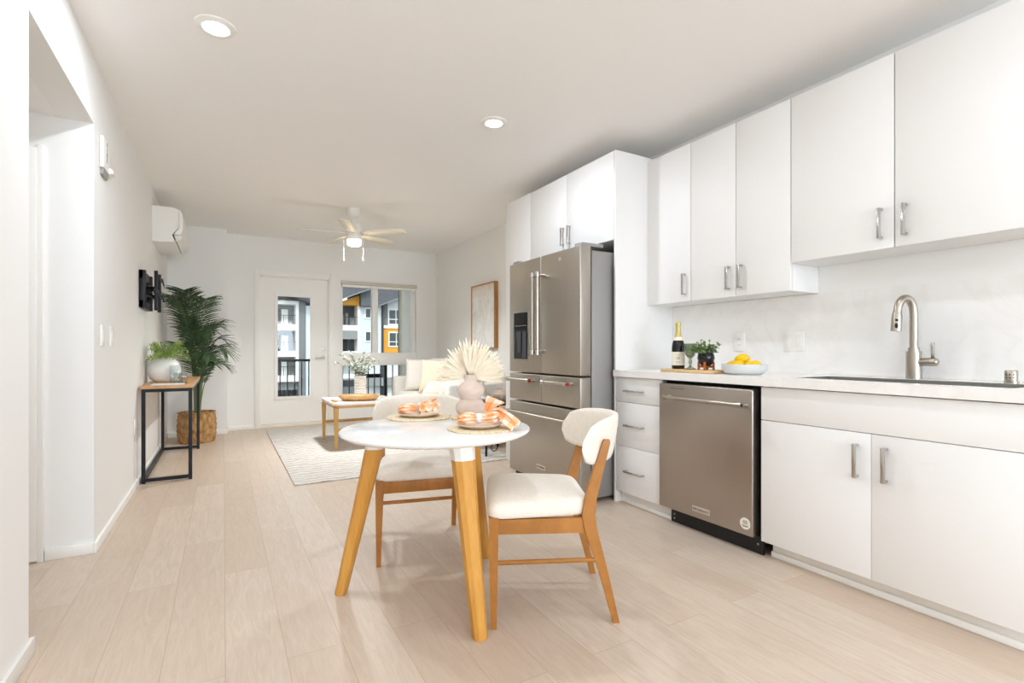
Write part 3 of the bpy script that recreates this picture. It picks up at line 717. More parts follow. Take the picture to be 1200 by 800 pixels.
# ------------------------------------------------------------------ dining chairs (local: +x towards the back, front legs on x = 0)
def chair(label, loc, rz):
    r = root('dining_chair', loc, label, 'chair', 'dining chairs at the round table', rz=rz)
    for s_ in (-1, 1):
        B().rect_loft([((0.0, s_ * .238, 0), .011, .011), ((0, s_ * .236, .2), .015, .015), ((0, s_ * .235, .418), .019, .018)]).build('front_leg', 'chairwood', r)
        pts = [(.473, .215, 0, .012, .012), (.425, .211, .19, .017, .013), (.375, .206, .36, .024, .015), (.366, .205, .415, .025, .015), (.377, .204, .48, .022, .014), (.41, .203, .60, .019, .012), (.437, .202, .69, .015, .011), (.441, .202, .703, .010, .008)]
        B().rect_loft([((x_, s_ * y_, z_), hx, hy) for x_, y_, z_, hx, hy in pts]).build('rear_leg', 'chairwood', r)
        B().tube([(.014, s_ * .236, .245), (.405, s_ * .211, .24)], .009, 10).build('side_stretcher', 'chairwood', r)
    B().tube([(0, -.222, .305), (0, .222, .305)], .009, 10).build('front_stretcher', 'chairwood', r)
    o = B(); o.box(-.012, -.218, .352, .008, .218, .410, .002); o.box(.358, -.192, .352, .376, .192, .406, .002)
    for s_ in (-1, 1):
        o.loft([[(.018, s_ * (.236 - .011), .354), (.018, s_ * (.236 + .007), .354), (.018, s_ * (.236 + .007), .41), (.018, s_ * (.236 - .011), .41)],
                [(.352, s_ * (.207 - .011), .345), (.352, s_ * (.207 + .007), .345), (.352, s_ * (.207 + .007), .404), (.352, s_ * (.207 - .011), .404)]])
    o.build('seat_frame', 'chairwood', r)
    # cushion: rounded trapezoid, domed
    def outl(k, z, grow=0):
        pts = []
        n = 48
        for i in range(n):
            a = 2 * PI * i / n; ca, sa = math.cos(a), math.sin(a)
            e = 2 / 8
            u = math.copysign(abs(ca) ** e, ca); v_ = math.copysign(abs(sa) ** e, sa)
            x_ = .178 + u * .205 * k
            hw = .262 - .056 * (u + 1) / 2
            pts.append((x_ + (.0 if u < 0 else 0), v_ * hw * k, z))
        return pts
    o = B(); o.loft([outl(.95, .4115), outl(.985, .415), outl(1.0, .424), outl(1.0, .440), outl(.99, .452), outl(.965, .462), outl(.92, .470), outl(.83, .477), outl(.6, .484), outl(.3, .488), outl(.08, .489)])
    o.build('seat_cushion', 'fabric', r, 'cream fabric seat', ang=80)
    # curved backrest
    rings = []; NT = 28
    for i in range(NT + 1):
        q = -1 + 2 * i / NT
        y_ = .258 * q
        xc = .505 - .165 * abs(q) ** 2.1
        slope = Vector((.165 * 2.1 * abs(q) ** 1.1 * math.copysign(1, q), .258, 0)).normalized()
        nrm = Vector((slope.y, slope.x, 0))
        edge = max(.0, 1 - abs(q) ** 7) ** .5
        hh = .092 * (.30 + .70 * edge) * (1 if i not in (0, NT) else .75)
        th = .019 * (.35 + .65 * edge)
        zc = .697 - .010 * q * q
        rg = []
        for k in range(16):
            a = 2 * PI * k / 16
            u = math.copysign(abs(math.cos(a)) ** .55, math.cos(a)); v_ = math.copysign(abs(math.sin(a)) ** .7, math.sin(a))
            z_ = zc + hh * v_
            rg.append((xc + nrm.x * th * u + (z_ - .697) * .16, y_ + 0 * u, z_))
        rings.append(rg)
    B().loft(rings).build('backrest', 'fabric', r, 'curved cream fabric backrest', ang=80)
    return r
ch = chair('cream-upholstered wooden dining chair in front of the fridge and dishwasher, seen from the side', (.994, 1.899, 0), math.atan2(-.453, .89))
dup(ch, (.886, 2.393, 0), R(77), 'cream-upholstered wooden dining chair tucked under the far side of the round table')

# ------------------------------------------------------------------ table settings
CR, CF = Vector((.868, -.497, 0)), Vector((.497, .868, 0))
mats = [(.842, 2.405, 'round woven straw placemat on the far left of the table, under the knotted napkin'), (.952, 1.925, 'round woven straw placemat at the near right edge of the dining table')]
ripm = lambda t, z: .012 * math.cos(40 * t)
for (mx, my, lab), rr in zip(mats, (.152, .142)):
    B().lathe([(0, TZ + .0004), (rr, TZ + .0004), (rr + .002, TZ + .003), (rr, TZ + .006), (rr * .93, TZ + .007), (0, TZ + .007)], mx, my, 80, ripm).build('placemat', 'matweave', None, lab, 'placemat', 'woven placemats')
ZM = TZ + .0074
for (mx, my), rr, lab in (((.846, 2.405), .104, 'beige stoneware plate on the far left straw placemat'), ((.945, 1.93), .097, 'beige stoneware plate on the near right straw placemat')):
    B().lathe([(0, ZM), (rr * .62, ZM), (rr * .9, ZM + .010), (rr, ZM + .017), (rr * .985, ZM + .019), (rr * .88, ZM + .0125), (rr * .6, ZM + .0045), (0, ZM + .004)], mx, my, 56).build('plate', 'plate', None, lab, 'plate', 'beige plates on the table')

def napkin(cx, cy, zb, label, s=1.0, ax=CR, up_fan=True, flip=1):
    f_ = Vector((-ax.y, ax.x, 0))
    C0 = Vector((cx, cy, zb))
    def P(a, d_, z): return C0 + (ax * a * flip + f_ * d_ + Vector((0, 0, z))) * s
    b = B(); b.uv = b.bm.loops.layers.uv.new('UVMap')
    def bag(secs, npl=9, n=54, v0=0):
        """pleated rolled cloth: (along, across, z_center, half_across, half_height, pleat)"""
        rows, uvs = [], []
        for i, (a, d_, zc, ha, hz, pl) in enumerate(secs):
            row, ur = [], []
            for k in range(n + 1):
                t_ = 2 * PI * k / n
                m_ = 1 + pl * math.cos(npl * t_ + .6 * math.sin(3 * t_) + i * .25)
                row.append(P(a + pl * .05 * math.sin(5 * t_), d_ + ha * m_ * math.cos(t_), max(zc + hz * m_ * math.sin(t_), .003)))
                ur.append((k / n * .5, (a + v0)))
            rows.append(row); uvs.append(ur)
        b.sheet(rows, uvs)
    bag([(-.088, 0, .016, .012, .007, .1), (-.084, 0, .018, .034, .014, .1), (-.065, 0, .022, .044, .020, .12), (-.04, 0, .022, .038, .020, .14), (-.018, 0, .020, .022, .017, .14), (0, 0, .019, .0145, .0145, .1),
         (.018, 0, .022, .022, .018, .14), (.04, 0, .027, .034, .025, .15), (.062, .0, .031, .040, .028, .14), (.078, 0, .034, .036, .026, .12), (.088, 0, .036, .02, .015, .1), (.09, 0, .036, .004, .004, .1)])
    def fan(pts, widths, normal, amp, nr, n=36):
        rows, uvs = [], []; normal = Vector(normal); acc = 0; prev = None
        for i, (p_, wv_) in enumerate(zip(pts, widths)):
            p_ = P(*p_); wv_ = (ax * wv_[0] * flip + f_ * wv_[1] + Vector((0, 0, wv_[2]))) * s
            acc += (p_ - prev).length if prev else 0; prev = p_
            row, ur = [], []
            for k in range(n + 1):
                q = -1 + 2 * k / n
                row.append(p_ + wv_ * q + (ax * normal.x * flip + f_ * normal.y + Vector((0, 0, normal.z))) * s * amp * math.cos(nr * PI * q) * min(1, .3 + i * .35))
                ur.append((q * wv_.length, acc))
            rows.append(row); uvs.append(ur)
        b.sheet(rows, uvs)
    if up_fan:
        fan([(.03, .03, .030), (.045, .035, .06), (.062, .042, .088), (.07, .045, .098)], [(.012, .004, 0), (.024, .006, .006), (.036, .006, -.012), (.038, .006, -.016)], (.1, -1, .2), .006, 3)
        fan([(.06, -.01, .052), (.09, -.02, .046), (.12, -.034, .026), (.150, -.046, .006), (.160, -.050, -.006)], [(.0, .014, .004), (.006, .026, .012), (.012, .034, .014), (.018, .038, .012), (.02, .038, .010)], (.3, 0, 1), .006, 3)
        fan([(.05, .0, .055), (.085, .0, .06), (.115, .0, .04), (.135, .0, .016)], [(.0, .03, 0), (.004, .04, 0), (.0, .046, 0), (-.004, .048, 0)], (.3, 0, 1), .005, 2)
    else:
        fan([(.02, -.02, .035), (.035, -.04, .045), (.05, -.055, .034), (.056, -.066, .012)], [(.014, 0, .004), (.024, .004, .006), (.03, .008, .004), (.03, .010, 0)], (0, -.6, 1), .005, 2)
        fan([(.035, .0, .045), (.055, .0, .058), (.075, .0, .064), (.08, .0, .064)], [(.012, -.014, .0), (.018, -.026, .004), (.02, -.032, .004), (.02, -.033, .004)], (.3, -.3, 1), .006, 4)
        fan([(.05, .0, .04), (.078, -.01, .05), (.10, -.02, .036), (.106, -.024, .022)], [(.0, .02, .004), (.004, .034, .012), (.006, .04, .012), (.008, .04, .010)], (1, -.2, .4), .006, 3)
    nk = b.build('napkin', 'napkin', None, label, 'napkin', 'peach gingham napkins', ang=80, solid=.0022)
    return nk, P, f_
nz = ZM + .018
nk, P, f_ = napkin(.945, 1.93, nz, 'peach gingham napkin in a white ring draped over the near right plate')
o = B()
ring = []
for k in range(29):
    t_ = 2 * PI * k / 28
    ring.append(P(0, .021 * math.cos(t_), max(.0195 + .020 * math.sin(t_), .0)))
o.loft([[q - CR * .013 for q in ring[:-1]], [q + CR * .013 for q in ring[:-1]]], cap=False)
o.build('napkin_ring', 'white_cer', nk, 'white ring', solid=.003)
nk2, P2, f2 = napkin(.835, 2.405, nz, 'peach gingham napkin knotted on the far left plate', 1.0, CR, False)
o = B(); ring = [P2(.01 + .0 * math.cos(2 * PI * k / 24), .022 * math.cos(2 * PI * k / 24), .021 + .021 * math.sin(2 * PI * k / 24)) for k in range(24)]
o.tube(ring + ring[:1], .008, 10, cap=False); o.build('knot', 'plate', nk2)

# trivet + double-gourd vase with dried palm leaves
VX, VY = 1.062, 2.265
B().lathe([(0, TZ + .0004), (.098, TZ + .0004), (.1, TZ + .004), (.098, TZ + .007), (0, TZ + .007)], VX, VY, 56, ripm).build('trivet', 'matweave', None, 'small round woven trivet under the blush vase', 'trivet')
ZV = TZ + .0074
vs = root('gourd_vase', (VX, VY, ZV), 'blush double-bulb ceramic vase on the dining table', 'vase')
B().lathe([(0, ZV), (.045, ZV), (.062, ZV + .012), (.075, ZV + .036), (.072, ZV + .06), (.058, ZV + .078), (.047, ZV + .086), (.050, ZV + .093), (.064, ZV + .112), (.069, ZV + .132), (.062, ZV + .15), (.046, ZV + .165), (.032, ZV + .172), (.029, ZV + .178), (.0285, ZV + .205), (.025, ZV + .206), (.0245, ZV + .18), (0, ZV + .178)], VX, VY, 56).build('vase_body', 'ceramic', vs, ang=60)
zt = ZV + .185
def palm_fan(name, R0, a0, a1, n, tilt, lean, label):
    b = B()
    for i in range(n):
        a = a0 + (a1 - a0) * i / (n - 1) + rnd(-.012, .012)
        mid = abs((i / (n - 1)) - .5) * 2
        ln = R0 * (1 - .12 * mid) * rnd(.93, 1.06)
        dirv = CR * math.cos(a) + Vector((0, 0, 1)) * math.sin(a) * math.cos(tilt) - CF * math.sin(tilt) * math.sin(a)
        nrm = -CF * math.cos(tilt) - Vector((0, 0, 1)) * math.sin(tilt)
        s_ = dirv.cross(nrm).normalized()
        o0 = Vector((VX, VY, zt)) + CF * lean
        wmax = R0 * (a1 - a0) / n * .46
        rows = []
        for q, wv_ in ((.05, .15), (.3, .45), (.6, .85), (.8, .9), (.92, .5), (1.0, .05)):
            c_ = o0 + dirv * ln * q + nrm * (.0 - .05 * q * q * rnd(.6, 1.2)) + Vector((0, 0, -.02 * q * q * abs(math.cos(a))))
            hw = wmax * wv_
            rows.append([c_ - s_ * hw + nrm * hw * .55, c_, c_ + s_ * hw + nrm * hw * .55])
        b.sheet(rows)
    b.tube([Vector((VX, VY, ZV + .19)) + CF * lean * .3, Vector((VX, VY, zt + .02)) + CF * lean], .004, 8)
    return b.build(name, 'dryleaf', None, label, 'dried palm leaf', 'dried palm leaves in the blush vase', ang=20, solid=.0008)
palm_fan('dried_palm_leaf', .200, R(12), R(178), 34, .05, .012, 'wide dried cream palm fan at the back of the blush vase')
palm_fan('dried_palm_leaf', .188, R(-4), R(105), 24, .35, -.006, 'dried cream palm fan leaning right in the blush vase')

# ------------------------------------------------------------------ left wall things
# console table
CX0, CX1, CY0, CY1, CZ = -.562, -.215, 4.86, 6.34, .77
t = root('console_table', (-.4, 5.6, 0), 'narrow console table with oak top and black metal frame', 'console table')
B().box(CX0, CY0 - .02, CZ - .026, CX1, CY1 + .02, CZ, .003).build('tabletop', 'consoletop', t)
q = .026
for yy in (CY0, CY1 - q):
    fr_ = B(); fr_.box(CX0 + .005, yy, 0, CX0 + .005 + q, yy + q, CZ - .0265); fr_.box(CX1 - .005 - q, yy, 0, CX1 - .005, yy + q, CZ - .0265)
    fr_.box(CX0 + .0312, yy + .0003, .012, CX1 - .031, yy + q, .012 + q); fr_.box(CX0 + .0312, yy + .0003, CZ - .0265 - q, CX1 - .031, yy + q, CZ - .0265)
    fr_.build('end_frame', 'black', t)
B().box(CX0 + .005, CY0 + q, .012, CX0 + .005 + q, CY1 - q, .012 + q).build('floor_rail', 'black', t)
for x_ in (CX0 + .005, CX1 - .005 - q): B().box(x_, CY0 + q, CZ - .0265 - q, x_ + q, CY1 - q, CZ - .0265).build('top_rail', 'black', t)
CZ2 = CZ + .0005
# white moon vase with greenery
mx, my = -.452, 5.36
v_ = root('round_vase', (mx, my, CZ2), 'round white ceramic vase holding light green sprigs on the console', 'vase')
B().lathe([(0, CZ2), (.065, CZ2), (.10, CZ2 + .03), (.122, CZ2 + .085), (.124, CZ2 + .12), (.112, CZ2 + .165), (.085, CZ2 + .195), (.06, CZ2 + .205), (.056, CZ2 + .225), (.050, CZ2 + .225), (.052, CZ2 + .2), (.03, CZ2 + .19), (0, CZ2 + .19)], mx, my, 48).build('vase_body', 'white_cer', v_, ang=70)
o = B(); st = B()
for i in range(44):
    a = rnd(0, 2 * PI); e = rnd(.25, 1.25)
    ln = rnd(.16, .27)
    hx = math.cos(a) * math.cos(e); hy = math.sin(a) * math.cos(e)
    if hx < 0: hx *= .45
    if hy < 0: hy *= 1.5
    p0 = Vector((mx + .02 * math.cos(a), my + .02 * math.sin(a), CZ2 + .20)); pts = []
    for k in range(8):
        q_ = k / 7
        pts.append(p0 + Vector((hx * ln * q_ * 1.15, hy * ln * q_ * 1.3, math.sin(e) * ln * q_ - .09 * q_ * q_)))
    st.tube(pts, .0014, 5)
    for k in range(1, 8):
        for w_ in range(7):
            d_ = Vector((rnd(-1, 1), rnd(-1, 1), rnd(-.5, .9)))
            leaf(o, pts[k] + Vector((rnd(-.012, .012), rnd(-.012, .012), rnd(-.012, .012))), d_, (0, 0, 1), rnd(.018, .032), rnd(.007, .012))
for v2 in o.bm.verts: v2.co.x = max(v2.co.x, XL + .012)
gr = root('greenery', (mx, my, CZ2 + .2), 'light green leafy sprigs arranged in the round white vase', 'plant')
o.build('foliage', 'fern', gr); st.build('stem', 'fern', gr)
# clear acrylic display blocks and the pale brochure in front
for i, (x0, x1, y_, hh, lab) in enumerate(((-.40, -.305, 5.20, .15, 'taller clear acrylic stand beside the white vase on the console'), (-.36, -.265, 5.08, .085, 'lower clear acrylic stand in front of the white vase'))):
    r = root('acrylic_stand', ((x0 + x1) / 2, y_, CZ2), lab, 'acrylic stand', 'clear acrylic stands on the console')
    B().box(x0, y_, CZ2 + .0045, x1, y_ + .004, CZ2 + hh, .001).build('upright', 'acrylic', r)
    B().box(x0, y_, CZ2, x1, y_ + .07, CZ2 + .004, .001).build('foot', 'acrylic', r)
B().box(-.50, 4.87, CZ2, -.28, 5.065, CZ2 + .004, .001).build('brochure', 'paper', None, 'pale blue glossy brochure at the near end of the console', 'brochure')
# basket and palm
PX, PY = -.262, 6.82
bsk = root('woven_basket', (PX, PY, 0), 'round brown woven basket holding the tall palm', 'basket')
prof = [(0, .001), (.172, .001)] + [(.176 + .012 * math.sin(PI * k / 12) + .006 * (k % 2), .012 + .318 * k / 12) for k in range(13)] + [(.190, .338), (.184, .345), (.176, .338), (.172, .26), (0, .26)]
B().lathe(prof, PX, PY, 96, lambda t, z: .028 * math.cos(18 * t) * (1 if int(z / .05) % 2 else -1) if .01 < z < .325 else .012 * math.cos(40 * t)).build('basket_body', 'basket', bsk, ang=60)
pl = root('palm_plant', (PX, PY, .262), 'tall dark green artificial palm in the woven basket', 'plant')
B().lathe([(0, .2605), (.158, .2605), (.162, .285), (.12, .30), (0, .305)], PX, PY, 40).build('moss', 'soil', pl)
def frond(az, top, reach, drop, nl, ll, label=None, base_r=.03, curl=0.0, width=1.0):
    """rachis from the basket up to height top, reaching out; leaflets along its upper part"""
    fb, sb = B(), None
    p0 = Vector((PX + base_r * math.cos(az), PY + base_r * math.sin(az), .29))
    dirh = Vector((math.cos(az), math.sin(az), 0)); pts = []
    NN = 28
    for k in range(NN + 1):
        q_ = k / NN
        out = reach * (q_ ** 1.9)
        z = .29 + (top - .29) * (1 - (1 - q_) ** 1.55) - drop * max(0, q_ - .6) ** 2 * 6
        pts.append(p0 + dirh * out + Vector((0, 0, z - .29)))
    s_b = B(); s_b.tube(pts, [.007 * (1 - .75 * k / NN) for k in range(NN + 1)], 7)
    for k in range(nl):
        q_ = .40 + .595 * k / (nl - 1)
        i = min(int(q_ * NN), NN - 1); f_ = q_ * NN - i
        p = pts[i].lerp(pts[i + 1], f_); d_ = (pts[i + 1] - pts[i]).normalized()
        side = d_.cross(Vector((0, 0, 1))); side = side.normalized() if side.length > .05 else Vector((-dirh.y, dirh.x, 0))
        tp = (k / (nl - 1)); L_ = ll * (.55 + .9 * tp * (1.25 - tp) * 1.6) * rnd(.9, 1.08)
        if tp > .9: L_ *= .75
        for sg in (-1, 1):
            dd = (side * sg * (.95 - .45 * tp) * width + d_ * (.55 + .5 * tp) + Vector((0, 0, rnd(-.05, .15)))).normalized()
            rows = []
            upn = dd.cross(d_).normalized()
            wv_ = dd.cross(upn).normalized()
            for t_, w_ in ((0, .35), (.2, .9), (.5, 1), (.8, .6), (1, .06)):
                c_ = p + dd * L_ * t_ + Vector((0, 0, -L_ * .28 * t_ * t_))
                hw = .0078 * w_
                rows.append([c_ - wv_ * hw, c_ + Vector((0, 0, -.0025)), c_ + wv_ * hw])
            fb.sheet(rows)
    for bb in (fb, s_b):
        for v2 in bb.bm.verts:
            v2.co.x = max(v2.co.x, XL + .015); v2.co.y = min(v2.co.y, 7.28)
    fo = fb.build('frond', 'palm', pl, ang=20, solid=.0006)
    s_b.build('stem', 'palmstem', fo)
def azv(dx, dy): return math.atan2(dy, dx)
frond(azv(-.25, -1), 1.78, .42, .10, 34, .23, width=1.2)
frond(azv(.25, -1), 1.70, .40, .10, 34, .22, width=1.2)
frond(azv(-.7, -.6), 1.62, .26, .06, 30, .22, width=1.1)
frond(azv(.9, -.35), 1.42, .20, .08, 30, .21)
frond(azv(-.5, -1), 1.74, .50, .14, 36, .25, width=1.25)
frond(azv(1, .1), 1.30, .26, .16, 28, .20)
frond(azv(.75, -.8), 1.22, .40, .2, 28, .19)
frond(azv(-.1, -1), 1.36, .34, .1, 30, .20)
frond(azv(.6, .7), 1.38, .2, .08, 26, .2)
frond(azv(.55, -.95), 1.0, .30, .1, 24, .18)
frond(azv(1, -.15), .98, .26, .12, 24, .17)
frond(azv(.3, -1), 1.12, .44, .16, 28, .19)
frond(azv(-.5, -1), 1.2, .34, .12, 28, .2)
frond(azv(-.4, .8), 1.45, .2, .05, 26, .2)

# air conditioner
r = root('air_conditioner', (XL, 6.19, 2.1), 'white wall-mounted split air conditioner high on the left wall', 'air conditioner')
A0, A1 = 5.79, 6.60
B().prism([(XL + .001, 2.413), (-.42, 2.412), (-.385, 2.402), (-.372, 2.38), (-.368, 2.225), (-.425, 2.155), (-.40, 2.10), (-.42, 2.085), (XL + .001, 2.075)], 'y', A0, A1).build('body', 'white', r)
B().prism([(-.385, 2.404), (-.36, 2.392), (-.342, 2.36), (-.338, 2.21), (-.356, 2.165), (-.414, 2.155), (-.366, 2.222), (-.369, 2.38)], 'y', A0 + .004, A1 - .004).build('front_panel', 'trim', r)
B().prism([(-.410, 2.152), (-.358, 2.160), (-.345, 2.135), (-.385, 2.098), (-.396, 2.102)], 'y', A0 + .03, A1 - .03).build('louver', 'white', r)
o = B(); o.prism([(-.424, 2.152), (-.412, 2.152), (-.398, 2.103), (-.404, 2.100)], 'y', A0 - .0015, A1 - .02); o.build('air_slot', 'gap', r, 'dark air slot')

# tv mount
r = root('tv_mount', (XL, 5.15, 1.38), 'black articulated television bracket on the left wall', 'tv bracket')
o = B(); o.box(XL + .001, 4.93, 1.62, XL + .03, 5.42, 1.69, .003); o.box(XL + .001, 4.93, 1.39, XL + .03, 5.42, 1.45, .003)
o.box(XL + .001, 4.93, 1.39, XL + .045, 4.99, 1.69, .004); o.box(XL + .001, 5.36, 1.39, XL + .045, 5.42, 1.69, .004)
o.build('wall_plate', 'black', r)
o = B()
for z in (1.50, 1.57): o.tube([(XL + .03, 4.98, z), (XL + .07, 5.18, z), (XL + .095, 5.10, z)], .014, 8)
for z in (1.50, 1.57): o.tube([(XL + .03, 5.38, z), (XL + .075, 5.25, z), (XL + .095, 5.18, z)], .014, 8)
o.build('arm', 'black', r)
o = B(); o.box(XL + .088, 5.0, 1.51, XL + .105, 5.30, 1.56, .002)
for yy in (5.02, 5.27): o.box(XL + .092, yy, 1.375, XL + .116, yy + .03, 1.70, .002)
for yy in (5.02, 5.27):
    for z in (1.52, 1.66): o.prism([(XL + .116, z), (XL + .128, z + .005), (XL + .142, z - .055), (XL + .132, z - .06)], 'y', yy, yy + .03)
o.build('screen_rails', 'black', r)
# fire strobe
r = root('fire_alarm', (XL, 3.68, 2.1), 'small white fire alarm strobe high on the left wall', 'fire alarm')
B().box(XL + .001, 3.475, 2.045, XL + .02, 3.715, 2.215, .005).build('housing', 'white', r)
B().prism([(XL + .0203, 2.05), (XL + .0203, 2.085), (XL + .036, 2.075), (XL + .040, 2.055)], 'y', 3.62, 3.69).build('strobe_lens', 'white_cer', r)
for i, chx in enumerate('FIRE'):
    text('lettering', chx, .034, (XL + .0206, 3.56, 2.188 - i * .028), FACE_PX, 'ink', r)
B().prism([(XL + .001, 2.044), (XL + .019, 2.044), (XL + .012, 2.01), (XL + .001, 2.01)], 'y', 3.49, 3.62).build('grille', 'grey', r)
for yy, lab in ((3.53, 'white rocker switch nearer the hallway corner'), (3.79, 'white rocker switch farther from the hallway corner')):
    s_ = outlet('light_switch', yy - .042, yy + .042, lab, 'switch', 1, XL + .0005, 1, 1.072, 1.188); s_['group'] = 'switches on the left wall'
outlet('wall_outlet', 4.68, 4.76, 'white outlet low on the left wall by the console', 'outlet', 1, XL + .0005, 1, .41, .525)
# switch right of the palm, on the end wall
r = root('light_switch', (.16, YB, 1.1), 'single white switch on the end wall between the palm and the door', 'switch')
B().box(.125, YB - .007, 1.09, .205, YB - .0005, 1.21, .003).build('cover_plate', 'white', r); B().box(.148, YB - .011, 1.12, .182, YB - .0072, 1.18, .002).build('rocker', 'trim', r)

# ------------------------------------------------------------------ living area
B().box(.478, 4.215, .0004, 2.45, 7.25, .012, .004).build('area_rug', 'rug', None, 'pale grey and cream textured area rug under the coffee table', 'rug')
ZR = .0125
# coffee table
t = root('coffee_table', (1.34, 5.8, ZR), 'light oak coffee table with pale top on the rug', 'coffee table')
def rrect(x0, y0, x1, y1, rad, n=6):
    pts = []
    for cx, cy, a0 in ((x1 - rad, y1 - rad, 0), (x0 + rad, y1 - rad, PI / 2), (x0 + rad, y0 + rad, PI), (x1 - rad, y0 + rad, 1.5 * PI)):
        for k in range(n + 1):
            a = a0 + PI / 2 * k / n; pts.append((cx + rad * math.cos(a), cy + rad * math.sin(a)))
    return pts
pt = rrect(.985, 5.40, 1.70, 6.22, .09)
B().prism(pt, 'z', .475, .497).build('tabletop', 'tabletop', t)
o = B(); o.loft([[(x_ * .97 + 1.3425 * .03, y_ * .97 + 5.81 * .03, .445) for x_, y_ in pt], [(x_, y_, .4745) for x_, y_ in pt]]); o.build('edge_band', 'coffeewood', t)
for x_, y_ in ((1.015, 5.445), (1.015, 6.17), (1.665, 5.445), (1.665, 6.17)):
    B().rect_loft([((x_, y_, ZR), .013, .013), ((x_, y_, .3), .019, .019), ((x_, y_, .4448), .024, .024)]).build('leg', 'coffeewood', t)
for y_ in (5.445, 6.17): B().box(1.03, y_ - .009, .20, 1.65, y_ + .009, .235, .003).build('stretcher', 'coffeewood', t)
ZK = .4975
tr = root('serving_tray', (1.30, 5.66, ZK), 'oval wooden tray with curled rim on the coffee table', 'tray')
def oval(cx, cy, a, b_, z, rot, n=40): return [(cx + a * math.cos(t_) * math.cos(rot) - b_ * math.sin(t_) * math.sin(rot), cy + a * math.cos(t_) * math.sin(rot) + b_ * math.sin(t_) * math.cos(rot), z) for t_ in (2 * PI * k / n for k in range(n))]
ro = -.35
B().loft([oval(1.30, 5.66, .17, .10, ZK, ro), oval(1.30, 5.66, .215, .135, ZK + .035, ro), oval(1.30, 5.66, .225, .145, ZK + .06, ro), oval(1.30, 5.66, .215, .136, ZK + .06, ro), oval(1.30, 5.66, .20, .122, ZK + .034, ro), oval(1.30, 5.66, .155, .088, ZK + .012, ro)]).build('tray_body', 'traywood', tr)
o = B()
for k in range(9):
    a = 2.6 + .1 * k; o.ball((1.015 + .012 * math.sin(k * 1.3) + .004 * k, 5.58 + .028 * (k % 5) - .02 * (k > 4), ZK + .0115), .0115, .0115, .0115, 10, 8)
o.build('bead_string', 'traywood', None, 'string of wooden beads at the left edge of the coffee table', 'beads')
vx, vy = 1.385, 5.98
v_ = root('ribbed_vase', (vx, vy, ZK), 'tall white ribbed vase behind the tray on the coffee table', 'vase')
prof = [(0, ZK), (.062, ZK)]
for k in range(60):
    z = ZK + .004 + .25 * k / 59; prof.append((.066 + .0045 * math.sin(k * 2 * PI / 7), z))
prof += [(.06, ZK + .258), (.052, ZK + .255), (.05, ZK + .2), (0, ZK + .2)]
B().lathe(prof, vx, vy, 40).build('vase_body', 'ribbed', v_, ang=70)
o = B(); st = B()
for i in range(20):
    a = rnd(0, 2 * PI); e = rnd(.75, 1.35); ln = rnd(.22, .38)
    p0 = Vector((vx + .02 * math.cos(a), vy + .02 * math.sin(a), ZK + .235)); pts = []
    for k in range(7):
        q_ = k / 6
        pts.append(p0 + Vector((math.cos(a) * math.cos(e) * ln * q_ * (1 + .3 * q_), math.sin(a) * math.cos(e) * ln * q_, math.sin(e) * ln * q_ * (1 - .15 * q_))))
    st.tube(pts, .0018, 5)
    for k in range(1, 7):
        for w_ in range(4):
            d_ = Vector((rnd(-1, 1), rnd(-1, 1), rnd(-.3, .8)))
            leaf(o, pts[k], d_, (0, 0, 1), rnd(.03, .046), rnd(.022, .032), .1)
eu = root('eucalyptus', (vx, vy, ZK + .24), 'pale sage eucalyptus stems standing in the ribbed vase', 'plant')
o.build('foliage', 'euca', eu); st.build('stem', 'euca', eu)

# sofa along the right wall
S0, S1 = 4.98, 7.06
sf = root('sofa', (2.48, 6.0, ZR), 'pale upholstered sofa along the right wall', 'sofa')
B().box(2.10, S0 + .02, .10, 2.88, S1 - .02, .30, .02, 3).build('base', 'sofa', sf)
B().box(2.66, S0 + .02, .28, 2.90, S1 - .02, .80, .05, 4).build('backrest', 'sofa', sf)
for y0, y1 in ((S0, S0 + .14), (S1 - .14, S1)):
    B().box(2.08, y0, .10, 2.88, y1, .685, .035, 4).build('armrest', 'sofa', sf)
ym = (S0 + S1) / 2
def puff(b, c, hx, hy, hz, n1=28, n2=14, e1=4.5, e2=2.6, rot=None, sag=0):
    """superellipsoid cushion"""
    rings = []
    for i in range(1, n2):
        p = -PI / 2 + PI * i / n2; cp, sp_ = math.cos(p), math.sin(p)
        k = abs(cp) ** (2 / e2); z = math.copysign(abs(sp_) ** (2 / e2), sp_)
        rg = []
        for j in range(n1):
            a = 2 * PI * j / n1; ca, sa = math.cos(a), math.sin(a)
            q_ = Vector((hx * k * math.copysign(abs(ca) ** (2 / e1), ca), hy * k * math.copysign(abs(sa) ** (2 / e1), sa), hz * z))
            if rot: q_ = rot @ q_
            rg.append(q_ + Vector(c))
        rings.append(rg)
    return b.loft(rings)
for y0, y1 in ((S0 + .145, ym - .004), (ym + .004, S1 - .145)):
    o = puff(B(), (2.40, (y0 + y1) / 2, .395), .335, (y1 - y0) / 2, .10, 48, 16, 9, 5)
    o.build('seat_cushion', 'sofa', sf, ang=80)
    o = puff(B(), (2.62, (y0 + y1) / 2, .68), .26, (y1 - y0) / 2 - .005, .11, 48, 16, 6, 3, Matrix.Rotation(R(78), 4, 'Y'))
    o.build('back_cushion', 'sofa', sf, ang=80)
for x_, y_ in ((2.16, S0 + .08), (2.16, S1 - .08), (2.80, S0 + .08), (2.80, S1 - .08)):
    B().rect_loft([((x_, y_, ZR if x_ < 2.45 else .0005), .014, .014), ((x_, y_, .10), .02, .02)]).build('leg', 'coffeewood', sf)
